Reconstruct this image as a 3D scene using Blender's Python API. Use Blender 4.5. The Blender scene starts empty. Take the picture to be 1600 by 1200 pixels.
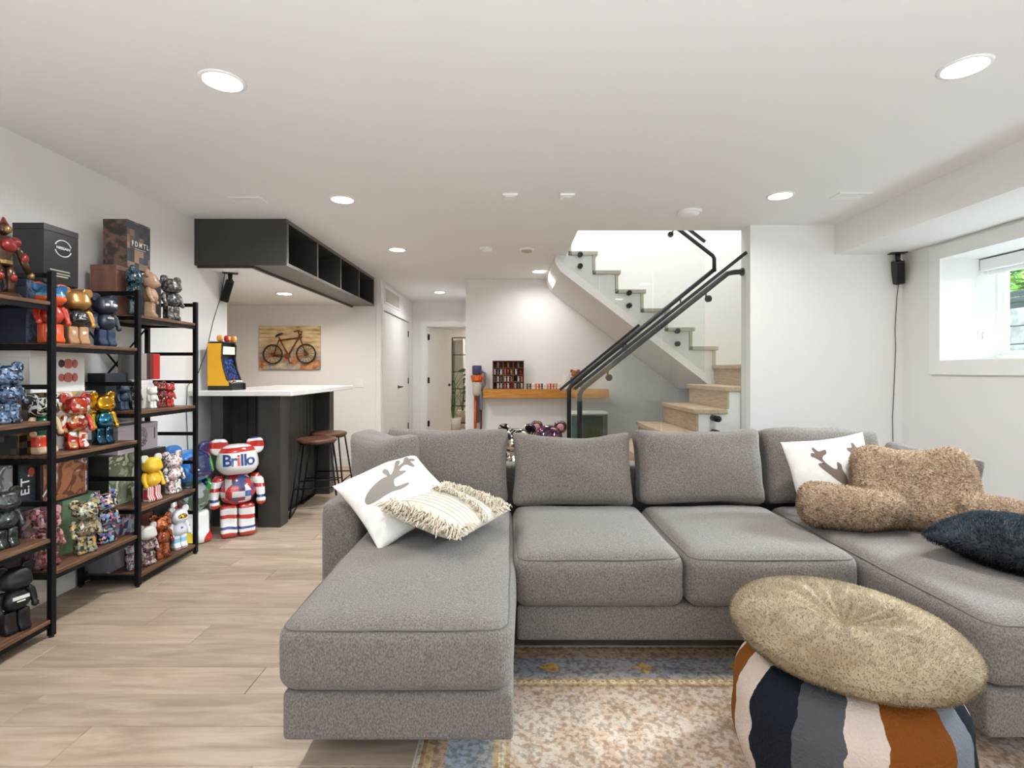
import bpy, bmesh, math, random
from mathutils import Vector, Matrix, noise
from mathutils.bvhtree import BVHTree
random.seed(7)
S = bpy.context.scene
COL = S.collection
PI = math.pi
F, H = 820.0, 1.22                      # focal length in pixels of the 1600 px frame, camera height

# ------------------------------------------------------------------ camera, world, exposure
cd = bpy.data.cameras.new('camera'); cam = bpy.data.objects.new('camera', cd); COL.objects.link(cam)
cam.location = (0, 0, H); cam.rotation_euler = (PI/2, 0, 0)
cd.sensor_width = 36; cd.lens = F/1600*36; cd.shift_y = -21/1600; cd.clip_start = .05
S.camera = cam
S.view_settings.view_transform = 'Standard'; S.view_settings.look = 'None'
S.view_settings.gamma = 1; S.view_settings.use_curve_mapping = False
S.view_settings.exposure = 0.57
W = bpy.data.worlds.new('world'); S.world = W; W.use_nodes = True
wn = W.node_tree; bg = wn.nodes['Background']
sky = wn.nodes.new('ShaderNodeTexSky'); sky.sky_type = 'NISHITA'; sky.sun_disc = False
sky.sun_elevation = math.radians(48); sky.sun_rotation = math.radians(200)
wn.links.new(sky.outputs[0], bg.inputs[0]); bg.inputs[1].default_value = .22

def area(name, loc, rot, sx, sy, power, col=(1, 1, 1), shape='RECTANGLE', spread=PI, parent=None):
    l = bpy.data.lights.new(name, 'AREA'); l.shape = shape; l.size = sx; l.size_y = sy
    l.energy = power; l.color = col; l.spread = spread
    o = bpy.data.objects.new(name, l); COL.objects.link(o); o.location = loc; o.rotation_euler = rot
    if parent: o.parent = parent
    return o
LAMP = 13.5                              # watts of one ceiling downlight
area('fill_rear', (.3, -2.25, .75), (PI/2+math.radians(60), 0, 0), 3.4, 1.3, 120, (.86, .93, 1), spread=math.radians(110))        # added fill lamp outside the rear opening, tilted up to brighten the ceiling
area('daylight_side', (6.6, 3.6, 2.9), (0, math.radians(72), 0), 1.6, 1.5, 1300, (.80, .90, 1))   # open sky above the window well
area('daylight_stair', (1.5, 5.4, 4.9), (0, 0, 0), 2.6, 1.8, 52, (.97, .99, 1))              # upstairs light over the stairwell

# ------------------------------------------------------------------ materials
def lin(c):
    if isinstance(c, str): c = [int(c[i:i+2], 16) for i in (0, 2, 4)]
    o = []
    for v in c:
        v /= 255; o.append(v/12.92 if v <= .04045 else ((v+.055)/1.055)**2.4)
    return (*o, 1)
MATS = {}
def nt(name):
    m = bpy.data.materials.new(name); m.use_nodes = True
    return m, m.node_tree, m.node_tree.nodes['Principled BSDF']
def N(t, typ, **kw):
    n = t.nodes.new('ShaderNode'+typ)
    for k, v in kw.items():
        if k in ('inp',):
            for a, b in v.items(): n.inputs[a].default_value = b
        else: setattr(n, k, v)
    return n
def coords(t, stretch=(1, 1, 1), rnd=0):
    tc = N(t, 'TexCoord'); mp = N(t, 'Mapping'); mp.inputs['Scale'].default_value = stretch
    t.links.new(tc.outputs['Object'], mp.inputs['Vector'])
    if rnd:
        oi = N(t, 'ObjectInfo'); mu = N(t, 'Math', operation='MULTIPLY'); mu.inputs[1].default_value = rnd
        t.links.new(oi.outputs['Random'], mu.inputs[0]); t.links.new(mu.outputs[0], mp.inputs['Location'])
    return mp.outputs[0]
def ramp(t, fac, cols, pos=None, interp='CONSTANT'):
    r = N(t, 'ValToRGB'); e = r.color_ramp; e.interpolation = interp
    n = len(cols); pos = pos or [i/n for i in range(n)]
    while len(e.elements) < n: e.elements.new(.5)
    for i in range(n):
        e.elements[i].position = pos[i]
    for i in range(n): e.elements[i].color = lin(cols[i])
    t.links.new(fac, r.inputs[0]); return r.outputs[0]
def addbump(t, b, vec, scale, strength, dist=.01, detail=3, kind='noise'):
    nz = N(t, 'TexNoise', inp={'Scale': scale, 'Detail': detail}) if kind == 'noise' else N(t, 'TexVoronoi', inp={'Scale': scale})
    t.links.new(vec, nz.inputs['Vector'])
    bp = N(t, 'Bump', inp={'Strength': strength, 'Distance': dist})
    t.links.new(nz.outputs[0], bp.inputs['Height']); t.links.new(bp.outputs[0], b.inputs['Normal'])
def mat(name, c, rough=.5, metal=0, c2=None, vscale=6, stretch=(1, 1, 1), bump=0, bscale=80, coat=0, rnd=0, lo=.35, hi=.65, detail=4, bk='noise', emit=0, sheen=0, spec=.5):
    if name in MATS: return MATS[name]
    m, t, b = nt(name)
    b.inputs['Base Color'].default_value = lin(c); b.inputs['Roughness'].default_value = rough
    b.inputs['Metallic'].default_value = metal; b.inputs['Coat Weight'].default_value = coat; b.inputs['Coat Roughness'].default_value = .08
    b.inputs['Sheen Weight'].default_value = sheen; b.inputs['Specular IOR Level'].default_value = spec
    if c2 or bump:
        v = coords(t, stretch, rnd)
        if c2:
            nz = N(t, 'TexNoise', inp={'Scale': vscale, 'Detail': detail}); t.links.new(v, nz.inputs['Vector'])
            t.links.new(ramp(t, nz.outputs[0], [c, c2], [lo, hi], 'LINEAR'), b.inputs['Base Color'])
        if bump: addbump(t, b, v, bscale, bump, kind=bk)
    if emit:
        b.inputs['Emission Color'].default_value = lin(c); b.inputs['Emission Strength'].default_value = emit
    MATS[name] = m; return m
def pat(name, cols, kind='voronoi', scale=6, rough=.25, metal=0, coat=.5, warp=.35, pos=None, axis=2, off=0):
    if name in MATS: return MATS[name]
    m, t, b = nt(name); v = coords(t)
    b.inputs['Roughness'].default_value = rough; b.inputs['Metallic'].default_value = metal
    b.inputs['Coat Weight'].default_value = coat; b.inputs['Coat Roughness'].default_value = .06
    if warp and kind in ('voronoi', 'bands'):
        nz = N(t, 'TexNoise', inp={'Scale': scale*.7, 'Detail': 2}); t.links.new(v, nz.inputs['Vector'])
        ml = N(t, 'VectorMath', operation='MULTIPLY_ADD'); ml.inputs[1].default_value = (warp/scale*3,)*3
        t.links.new(nz.outputs['Color'], ml.inputs[0]); t.links.new(v, ml.inputs[2]); v = ml.outputs[0]
    if kind == 'voronoi':
        vo = N(t, 'TexVoronoi', inp={'Scale': scale}); t.links.new(v, vo.inputs['Vector'])
        sp = N(t, 'SeparateColor'); t.links.new(vo.outputs['Color'], sp.inputs[0]); fac = sp.outputs[0]
    elif kind == 'noise':
        nz = N(t, 'TexNoise', inp={'Scale': scale, 'Detail': 3, 'Distortion': warp*3}); t.links.new(v, nz.inputs['Vector'])
        mr = N(t, 'MapRange', inp={1: .3, 2: .7}); t.links.new(nz.outputs[0], mr.inputs[0]); fac = mr.outputs[0]
    elif kind == 'bands':
        sx = N(t, 'SeparateXYZ'); t.links.new(v, sx.inputs[0])
        ma = N(t, 'Math', operation='MULTIPLY_ADD'); ma.inputs[1].default_value = scale; ma.inputs[2].default_value = off
        t.links.new(sx.outputs[axis], ma.inputs[0])
        fr = N(t, 'Math', operation='FRACT'); t.links.new(ma.outputs[0], fr.inputs[0]); fac = fr.outputs[0]
    elif kind == 'cells':
        sc = N(t, 'VectorMath', operation='SCALE'); sc.inputs['Scale'].default_value = scale; t.links.new(v, sc.inputs[0])
        fl = N(t, 'VectorMath', operation='FLOOR'); t.links.new(sc.outputs[0], fl.inputs[0])
        wn_ = N(t, 'TexWhiteNoise'); t.links.new(fl.outputs[0], wn_.inputs['Vector']); fac = wn_.outputs['Value']
    t.links.new(ramp(t, fac, cols, pos), b.inputs['Base Color'])
    MATS[name] = m; return m
def glassmat(name, tint, refl=.06, ior=1.45):
    if name in MATS: return MATS[name]
    m = bpy.data.materials.new(name); m.use_nodes = True; t = m.node_tree; t.nodes.clear()
    out = N(t, 'OutputMaterial'); tr = N(t, 'BsdfTransparent'); gl = N(t, 'BsdfGlossy'); mx = N(t, 'MixShader'); lw = N(t, 'LayerWeight')
    tr.inputs[0].default_value = lin(tint); gl.inputs['Roughness'].default_value = .02
    pw = N(t, 'Math', operation='POWER'); pw.inputs[1].default_value = 5; t.links.new(lw.outputs['Facing'], pw.inputs[0])
    ma = N(t, 'Math', operation='MULTIPLY_ADD'); ma.inputs[1].default_value = .9; ma.inputs[2].default_value = refl*.6; t.links.new(pw.outputs[0], ma.inputs[0])
    t.links.new(ma.outputs[0], mx.inputs[0]); t.links.new(tr.outputs[0], mx.inputs[1]); t.links.new(gl.outputs[0], mx.inputs[2])
    t.links.new(mx.outputs[0], out.inputs[0]); MATS[name] = m; return m

WALL = mat('wall_paint', 'edecea', .7, bump=.03, bscale=300)
CEIL = mat('ceiling_paint', 'efeeee', .8, bump=.03, bscale=260)
TRIM = mat('white_trim', 'f2f2f0', .35)
DOORM = mat('door_white', 'eeece8', .4)
BLACK = mat('black_metal', '17171a', .42, .6)
BLK = mat('black_plastic', '141416', .4)
CHAR = mat('charcoal_cabinet', '383632', .45, c2='3c3a36', vscale=3)
CHARE = mat('charcoal_lit_edge', '6d6963', .45)  # paler charcoal: the light on the cabinet's front edges is put into the colour
SOFA = mat('grey_heather_fabric', '5f5852', .92, c2='908880', vscale=230, stretch=(1, 1, .6), lo=.30, hi=.70, detail=5, bump=.35, bscale=260, sheen=.15, spec=.2)
SEAM = mat('grey_seam', '66615c', .9)
SHELFWOOD = mat('rustic_brown_board', '4a3122', .5, c2='7d5a40', vscale=9, stretch=(9, .8, 9), bump=.1, bscale=30, rnd=40)
OAK = mat('light_oak', 'b79c80', .45, c2='cdb59a', vscale=7, stretch=(8, 1, 8), bump=.05, bscale=40, rnd=30)
ORANGEWOOD = mat('honey_pine', 'b06f1e', .45, c2='d08f35', vscale=6, stretch=(1, 9, 9), bump=.05, bscale=30)
SEATWOOD = mat('walnut_seat', '4a2c20', .4, c2='6c4431', vscale=8, stretch=(1, 9, 1))
QUARTZ = mat('white_quartz', 'f0efed', .25, c2='e4e2df', vscale=4)
CHROME = mat('chrome', 'dddddd', .12, 1)
GLASS = glassmat('clear_glass', 'f6faf8')
RAILGLASS = glassmat('rail_glass', 'fafcfb')
MIRROR = mat('mirror_silver', 'f0efe8', .02, 1)
LENS = mat('lamp_lens', 'fff6e8', .5, emit=14)

# oak planks
def plank_mat():
    m, t, b = nt('oak_plank'); v = coords(t, (1, 7, 1), 60)
    nz = N(t, 'TexNoise', inp={'Scale': 2.6, 'Detail': 6, 'Roughness': .6, 'Distortion': .6}); t.links.new(v, nz.inputs['Vector'])
    c = ramp(t, nz.outputs[0], ['978571', 'ae9b86', 'bfae9a'], [.3, .5, .7], 'LINEAR')
    oi = N(t, 'ObjectInfo'); mr = N(t, 'MapRange', inp={3: .88, 4: 1.1}); t.links.new(oi.outputs['Random'], mr.inputs[0])
    hs = N(t, 'HueSaturation'); t.links.new(mr.outputs[0], hs.inputs['Value']); t.links.new(c, hs.inputs['Color'])
    t.links.new(hs.outputs[0], b.inputs['Base Color']); b.inputs['Roughness'].default_value = .42
    addbump(t, b, v, 14, .06, .004); return m
PLANK = plank_mat()

def pilemat(name, c, c2, vscale=7):
    m = bpy.data.materials.new(name); m.use_nodes = True; t = m.node_tree; t.nodes.clear()
    out = N(t, 'OutputMaterial'); d = N(t, 'BsdfDiffuse'); tl = N(t, 'BsdfTranslucent'); mx = N(t, 'MixShader'); mx.inputs[0].default_value = .5
    nz = N(t, 'TexNoise', inp={'Scale': vscale, 'Detail': 4}); t.links.new(coords(t), nz.inputs['Vector'])
    col = ramp(t, nz.outputs[0], [c, c2], [.35, .65], 'LINEAR')
    br = N(t, 'VectorMath', operation='SCALE'); br.inputs['Scale'].default_value = 1.6; t.links.new(col, br.inputs[0]); col = br.outputs[0]
    for n in (d, tl): t.links.new(col, n.inputs['Color'])
    t.links.new(d.outputs[0], mx.inputs[1]); t.links.new(tl.outputs[0], mx.inputs[2]); t.links.new(mx.outputs[0], out.inputs[0]); return m
# ------------------------------------------------------------------ mesh helpers (all add to a bmesh)
def B(): return bmesh.new()
def box(bm, x0, x1, y0, y1, z0, z1, bev=0, seg=1):
    M = Matrix.Translation(((x0+x1)/2, (y0+y1)/2, (z0+z1)/2)) @ Matrix.Diagonal((x1-x0, y1-y0, z1-z0, 1))
    r = bmesh.ops.create_cube(bm, size=1, matrix=M)
    if bev:
        vs = set(r['verts']); es = [e for e in bm.edges if e.verts[0] in vs and e.verts[1] in vs]
        bmesh.ops.bevel(bm, geom=es, offset=bev, segments=seg, affect='EDGES', profile=.6)
    return bm
def bx(*a, **k): return box(B(), *a, **k)
def tube(bm, pts, r, n=8, cap=True):
    pts = [Vector(p) for p in pts]; rings = []
    rs = r if isinstance(r, (list, tuple)) else [r]*len(pts)
    up = None
    for i, p in enumerate(pts):
        d = (pts[min(i+1, len(pts)-1)]-pts[max(i-1, 0)]).normalized()
        if up is None: up = Vector((0, 0, 1)) if abs(d.z) < .9 else Vector((1, 0, 0))
        a = d.cross(up)
        if a.length < 1e-4: a = d.cross(Vector((0, 1, .3)))
        a.normalize(); b = a.cross(d).normalized(); up = b
        rings.append([bm.verts.new(p+(a*math.cos(2*PI*k/n)+b*math.sin(2*PI*k/n))*rs[i]) for k in range(n)])
    for i in range(len(rings)-1):
        for k in range(n):
            bm.faces.new((rings[i][k], rings[i][(k+1) % n], rings[i+1][(k+1) % n], rings[i+1][k]))
    if cap:
        bm.faces.new(rings[0][::-1]); bm.faces.new(rings[-1])
    return bm
def tb(*a, **k): return tube(B(), *a, **k)
def lathe(bm, prof, n=32, c=(0, 0, 0), axis='z'):
    rings = []
    for r, z in prof:
        if r < 1e-6: rings.append([bm.verts.new((0, 0, z))])
        else: rings.append([bm.verts.new((r*math.cos(2*PI*k/n), r*math.sin(2*PI*k/n), z)) for k in range(n)])
    for A, C in zip(rings, rings[1:]):
        for k in range(n):
            a0, a1 = A[k % len(A)], A[(k+1) % len(A)]; c0, c1 = C[k % len(C)], C[(k+1) % len(C)]
            f = [a0]
            for q in (a1, c1, c0):
                if q not in f: f.append(q)
            if len(f) > 2: bm.faces.new(f)
    vs = [v for R in rings for v in R]
    R3 = {'z': Matrix(), 'x': Matrix.Rotation(PI/2, 4, 'Y'), 'y': Matrix.Rotation(-PI/2, 4, 'X')}[axis]
    for v in vs: v.co = R3 @ v.co + Vector(c)
    return bm
def prism(bm, poly, axis, a0, a1):
    def P(u, v, w): return {'y': (u, w, v), 'x': (w, u, v), 'z': (u, v, w)}[axis]
    lo = [bm.verts.new(P(u, v, a0)) for u, v in poly]; hi = [bm.verts.new(P(u, v, a1)) for u, v in poly]
    n = len(poly)
    f1 = bm.faces.new(lo); f2 = bm.faces.new(hi[::-1])
    for i in range(n): bm.faces.new((lo[i], hi[i], hi[(i+1) % n], lo[(i+1) % n]))
    bmesh.ops.recalc_face_normals(bm, faces=bm.faces[:]); return bm
def pr(*a): return prism(B(), *a)
def slab(us, vs, skip, w0, w1, plane):
    """a slab on the grid us x vs without the cells in skip; plane 'xy', 'yz' or 'xz'"""
    bm = B(); V = {}
    def P(i, j):
        if (i, j) not in V:
            u, v = us[i], vs[j]; V[i, j] = bm.verts.new({'xy': (u, v, w0), 'yz': (w0, u, v), 'xz': (u, w0, v)}[plane])
        return V[i, j]
    fs = [bm.faces.new((P(i, j), P(i+1, j), P(i+1, j+1), P(i, j+1))) for i in range(len(us)-1) for j in range(len(vs)-1) if (i, j) not in skip]
    r = bmesh.ops.extrude_face_region(bm, geom=fs)
    d = Vector({'xy': (0, 0, w1-w0), 'yz': (w1-w0, 0, 0), 'xz': (0, w1-w0, 0)}[plane])
    for g in r['geom']:
        if isinstance(g, bmesh.types.BMVert): g.co += d
    bmesh.ops.recalc_face_normals(bm, faces=bm.faces[:]); return bm
def rbox(sx, sy, sz, r, n=9, fn=None):
    bm = B(); bmesh.ops.create_cube(bm, size=2)
    bmesh.ops.subdivide_edges(bm, edges=bm.edges[:], cuts=n, use_grid_fill=True)
    a = Vector((sx/2, sy/2, sz/2))
    for v in bm.verts:
        q = Vector([math.sin(max(-1, min(1, c))*PI/2) for c in v.co])
        p = Vector([q[i]*a[i] for i in range(3)])
        inn = Vector([max(-(a[i]-r), min(a[i]-r, p[i])) for i in range(3)]); d = p-inn
        if d.length > 1e-6: p = inn+d.normalized()*r
        v.co = fn(p, q) if fn else p
    return bm
def ball(a, b, c, n=20, fn=None, e=1.0):
    bm = B(); bmesh.ops.create_uvsphere(bm, u_segments=n, v_segments=max(8, n*2//3), radius=1)
    sg = lambda t: math.copysign(abs(t)**e, t)
    for v in bm.verts:
        p = Vector((sg(v.co.x)*a, sg(v.co.y)*b, sg(v.co.z)*c)); v.co = fn(p) if fn else p
    return bm
def shift(bm, d):
    bmesh.ops.translate(bm, verts=bm.verts[:], vec=Vector(d)); return bm
def xf(bm, M):
    bmesh.ops.transform(bm, matrix=M, verts=bm.verts[:]); return bm
def to_mesh(name, bm, smooth=False, m=None):
    me = bpy.data.meshes.new(name); bm.to_mesh(me); bm.free()
    if smooth:
        for p in me.polygons: p.use_smooth = True
    if m: me.materials.append(m)
    return me
ORIG = {}
def tag(o, label=None, cat=None, group=None, kind=None):
    if label: o['label'] = label
    if cat: o['category'] = cat
    if group: o['group'] = group
    if kind: o['kind'] = kind
    return o
def thing(name, label, cat, loc=(0, 0, 0), rz=0, group=None, scale=1):
    o = bpy.data.objects.new(name, None); COL.objects.link(o); o.location = loc; o.rotation_euler = (0, 0, rz)
    o.scale = (scale,)*3; o.empty_display_size = .05
    ORIG[o.name] = Vector(loc); return tag(o, label, cat, group)
def root(o):
    while o.parent: o = o.parent
    return o
def obj(name, bm, m, parent=None, smooth=False, world=True, label=None, loc=None, kind=None):
    """world=True: bm is in world coordinates and the root of parent is unrotated"""
    if isinstance(bm, bpy.types.Mesh): me = bm
    else:
        if parent and world: shift(bm, -ORIG.get(root(parent).name, Vector()))
        me = to_mesh(name, bm, smooth, m)
    o = bpy.data.objects.new(name, me); COL.objects.link(o)
    if parent: o.parent = parent
    if loc: o.location = loc
    if label: o['label'] = label
    if kind: o['kind'] = kind
    return o
def single(name, bm, m, label, cat, group=None, smooth=False, base=None):
    """a thing that is one mesh, origin at base"""
    b = Vector(base) if base else Vector()
    shift(bm, -b); o = bpy.data.objects.new(name, to_mesh(name, bm, smooth, m)); COL.objects.link(o); o.location = b
    return tag(o, label, cat, group)
def struct(name, bm, m, smooth=False):
    o = bpy.data.objects.new(name, to_mesh(name, bm, smooth, m)); COL.objects.link(o); o['kind'] = 'structure'; ORIG[o.name] = Vector(); return o
def text_bm(s, size, ext=.0006, bold=0.0, shear=0):
    cu = bpy.data.curves.new('t', 'FONT'); cu.body = s; cu.size = size; cu.extrude = ext; cu.align_x = 'CENTER'; cu.align_y = 'CENTER'; cu.offset = bold; cu.shear = shear
    cu.resolution_u = 3
    o = bpy.data.objects.new('t', cu); COL.objects.link(o)
    me = bpy.data.meshes.new_from_object(o.evaluated_get(bpy.context.evaluated_depsgraph_get()))
    COL.objects.unlink(o); bpy.data.objects.remove(o)
    bm = B(); bm.from_mesh(me); bpy.data.meshes.remove(me); return bm
FX = Matrix.Rotation(PI/2, 4, 'Z') @ Matrix.Rotation(PI/2, 4, 'X')     # text plane facing +X
def surf_fur(me, n, length, width, seed=1, droop=.5, lay=.6, curl=0, zbias=None, cond=None):
    """thin bent blades standing on a mesh, as one bmesh"""
    rnd = random.Random(seed); me.calc_loop_triangles()
    tris = [(me.vertices[t.vertices[0]].co, me.vertices[t.vertices[1]].co, me.vertices[t.vertices[2]].co, t.normal.copy(), t.area) for t in me.loop_triangles]
    if cond: tris = [t for t in tris if cond((t[0]+t[1]+t[2])/3, t[3])]
    import itertools
    cum = list(itertools.accumulate(t[4] for t in tris)); vs = []; fs = []; ns = []
    for P in (rnd.choices(tris, cum_weights=cum, k=n)):
        u, v = rnd.random(), rnd.random()
        if u+v > 1: u, v = 1-u, 1-v
        p = P[0]+(P[1]-P[0])*u+(P[2]-P[0])*v; nn = P[3]
        L = length*(.6+.7*rnd.random())
        sw = noise.noise_vector(p*6)*lay+Vector((rnd.gauss(0, .35), rnd.gauss(0, .35), rnd.gauss(0, .2)-droop*.4))
        d1 = (nn+sw*.7).normalized(); d2 = (nn*.45+sw*1.5+Vector((0, 0, -droop*.5))+Vector((rnd.gauss(0, curl), rnd.gauss(0, curl), rnd.gauss(0, curl)))).normalized()
        s = d1.cross(Vector((rnd.random()-.5, rnd.random()-.5, rnd.random()-.5)))
        if s.length < 1e-5: continue
        s = s.normalized()*width/2
        k = len(vs); a = p+d1*L*.5; b = a+d2*L*.5
        if b.dot(nn) < p.dot(nn): b = a+nn*L*.1+s*2
        vs += [p-s-nn*.002, p+s-nn*.002, a-s*.8, a+s*.8, b]; ns += [nn]*5; fs += [(k, k+1, k+3, k+2), (k+2, k+3, k+4)]
    m2 = bpy.data.meshes.new('fur'); m2.from_pydata([tuple(v) for v in vs], [], fs)
    for p in m2.polygons: p.use_smooth = True
    m2.normals_split_custom_set_from_vertices(ns); return m2
def arr(o, **k):
    return o
# ------------------------------------------------------------------ the setting
CZ = 2.40
floor = struct('floor', bx(-4.5, 3.7, -2.0, 11.5, -.12, -.008), OAK)
pl_cache = {}
def plank(x0, x1, y0):
    L = round(x1-x0-.0016, 4)
    if L not in pl_cache: pl_cache[L] = to_mesh('plank', shift(bx(0, L, 0, .1784, -.008, 0, .0012), (-L/2, 0, 0)), False, PLANK)
    o = bpy.data.objects.new('plank', pl_cache[L]); COL.objects.link(o); o.parent = floor; o.location = ((x0+x1)/2, y0, 0)
for k in range(-8, 29):
    y = 1.44+.18*k; x = -2.47; L0 = (.45, 1.03, .71, .24)[k % 4]
    while x < 3.16-.01:
        x2 = min(3.16, x+(L0 if x == -2.47 else 1.22)); plank(x, x2, y); x = x2
for k in range(13):
    y = 6.66+.18*k; a = -1.71+(.62, .3, .9)[k % 3]
    plank(-1.71, a, y); plank(a, -.49, y)
struct('ceiling', slab([-4.5, .555, 3.12, 3.75], [-2.0, 4.42, 6.80, 11.5], {(1, 1)}, CZ, CZ+.25, 'xy'), CEIL)
struct('wall_left', bx(-2.62, -2.47, -2.0, 4.55, 0, CZ), WALL)
struct('wall_rear', slab([-2.62, -1.5, 2.1, 3.75], [0, .35, 2.2, CZ], {(1, 1)}, -2.0, -1.9, 'xz'), WALL)  # unseen wall, its opening added to let the rear fill lamp in
wr = struct('wall_right', slab([-2.0, 2.05, 3.856, 6.9], [0, 1.295, 2.04, CZ], {(1, 1)}, 3.16, 3.62, 'yz'), WALL)
struct('wall_back_right', bx(1.93, 3.16, 4.25, 4.42, 0, CZ), WALL)
struct('wall_back', bx(-.48, 3.3, 6.77, 6.9, 0, 5.0), WALL)
struct('wall_hall_right', bx(-.60, -.48, 6.77, 9.1, 0, CZ), WALL)
struct('wall_hall_left', slab([6.79, 7.0, 8.8, 9.1], [0, 2.03, CZ], {(1, 0)}, -1.84, -1.72, 'yz'), WALL)
struct('wall_hall_back', slab([-1.84, -1.5, -.69, .5], [0, 2.0, CZ], {(1, 0)}, 9.1, 9.22, 'xz'), WALL)
struct('wall_bar_back', bx(-4.42, -1.72, 6.67, 6.79, 0, CZ), WALL)
struct('wall_bar_left', bx(-4.42, -4.3, 4.40, 6.67, 0, CZ), WALL)
struct('wall_bar_front', bx(-4.3, -2.62, 4.40, 4.55, 0, CZ), WALL)
struct('wall_far_back', bx(-2.4, .5, 11.25, 11.37, 0, CZ), WALL)
struct('wall_far_left', bx(-2.4, -2.28, 9.22, 11.25, 0, CZ), WALL)
struct('wall_far_right', bx(.38, .5, 9.22, 11.25, 0, CZ), WALL)
struct('wall_closet', bx(-2.6, -2.5, 6.9, 8.9, 0, CZ), WALL)
struct('ceiling_bar', bx(-4.3, -2.03, 4.10, 6.67, 2.05, 2.12), CEIL)
struct('soffit', bx(2.61, 3.16, -1.9, 4.25, 2.16, CZ), WALL)
# stairwell above the ceiling
struct('wall_stair_right', bx(3.1, 3.22, 4.42, 6.77, CZ, 5.0), WALL)
struct('wall_stair_front', bx(-.3, 3.22, 4.30, 4.42, CZ+.25, 5.0), WALL)
struct('wall_stair_left', bx(-.42, -.3, 4.30, 6.9, CZ+.25, 5.0), WALL)
struct('ceiling_stair', bx(-.42, 3.22, 4.30, 6.9, 5.0, 5.1), CEIL)
# baseboards
struct('baseboard_left', bx(-2.47, -2.455, -1.9, 4.55, 0, .15, .003), TRIM)
struct('baseboard_back_right', bx(1.95, 3.16, 4.235, 4.25, 0, .12, .003), TRIM)
struct('baseboard_right', bx(3.145, 3.16, -1.9, 4.235, 0, .12, .003), TRIM)
struct('baseboard_back', bx(-.48, 3.1, 6.755, 6.77, 0, .12, .003), TRIM)
struct('baseboard_bar', bx(-4.3, -1.72, 6.655, 6.67, 0, .12, .003), TRIM)
struct('baseboard_hall', bx(-1.72, -1.705, 8.9, 9.1, 0, .12, .003), TRIM)
struct('trim_1', bx(-1.722, -1.66, 6.648, 6.672, .12, CZ, .002), WALL)

# window 1 in the right wall
w1 = struct('window_1', slab([1.95, 2.05, 3.856, 3.956], [1.19, 1.295, 2.04, 2.14], {(1, 1)}, 3.143, 3.16, 'yz'), TRIM)
obj('window_sill', bx(3.16, 3.56, 2.05, 3.856, 1.281, 1.297), TRIM, w1)
obj('window_frame', slab([2.05, 2.08, 3.832, 3.856], [1.297, 1.335, 2.0, 2.04], {(1, 1)}, 3.55, 3.62, 'yz'), TRIM, w1)
sash = obj('window_sash', slab([2.08, 2.11, 2.92, 2.98, 3.80, 3.832], [1.335, 1.362, 1.972, 2.0], {(1, 1), (3, 1)}, 3.575, 3.605, 'yz'), TRIM, w1)
obj('pane', bx(3.587, 3.593, 2.11, 2.92, 1.362, 1.972), GLASS, sash); obj('pane', bx(3.587, 3.593, 2.98, 3.80, 1.362, 1.972), GLASS, sash)
lt = obj('window_latch', bx(3.42, 3.44, 3.842, 3.856, 1.44, 1.51, .003), TRIM, w1)
obj('latch_knob', bx(3.45, 3.462, 3.838, 3.856, 1.45, 1.50, .003), TRIM, lt)
rb = thing('roller_blind', 'white roller blind rolled up at the top of the window recess', 'blind', (3.45, 2.95, 1.93))
obj('cassette', bx(3.43, 3.53, 2.06, 3.85, 1.945, 2.03, .008, 2), TRIM, rb); obj('bottom_bar', bx(3.47, 3.49, 2.08, 3.83, 1.915, 1.945, .004), TRIM, rb)
# unseen window frame added behind the camera for the fill lamp
w2 = struct('added_window', slab([-1.5, -1.44, .27, .33, 2.04, 2.1], [.35, .41, 2.14, 2.2], {(1, 1), (3, 1)}, -1.98, -1.92, 'xz'), TRIM)

# outside the window: ground, block wall of the window well, shrub
CONC = mat('concrete_block', '8d8c88', .9, c2='b0aea9', vscale=14, bump=.4, bscale=60, rnd=20)
struct('ground', bx(3.62, 4.72, .5, 7.5, 1.0, 1.12), CONC)
struct('ground.001', bx(4.98, 9.5, .5, 9.5, 1.0, 1.62), mat('garden_soil', '4a4438', .95, c2='6b7a45', vscale=5))
rw = struct('retaining_wall', bx(4.80, 4.98, .5, 7.5, 1.0, 1.80), mat('mortar', '6d6a66', .95))
bm0 = to_mesh('block', shift(bx(4.72, 4.80, 0, .39, 0, .165, .006), (-4.76, -.195, 0)), False, CONC)
for c in range(4):
    for k in range(10):
        o = bpy.data.objects.new('block', bm0); COL.objects.link(o); o.parent = rw
        o.location = (4.76+.004*((k*7+c) % 3), 2.6+.40*k+(.2 if c % 2 else 0), 1.125+.172*c)
fe = thing('garden_fence', 'dark grey plank fence above the block wall outside the window', 'fence', (4.9, 4.5, 1.80))
DKW = mat('dark_stained_wood', '33383a', .7, c2='4b5152', vscale=5, stretch=(4, 1, 12))
for k in range(3): obj('board', bx(4.86, 4.885, 2.0, 7.3, 1.815+.06*k, 1.868+.06*k, .003), DKW, fe)
for y in (2.4, 4.2, 6.0): obj('post', bx(4.89, 4.95, y, y+.06, 1.80, 2.0), DKW, fe)
LEAF = mat('shrub_leaf', '5f8f2c', .55, c2='a9cf5a', vscale=3, rnd=0)
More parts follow.
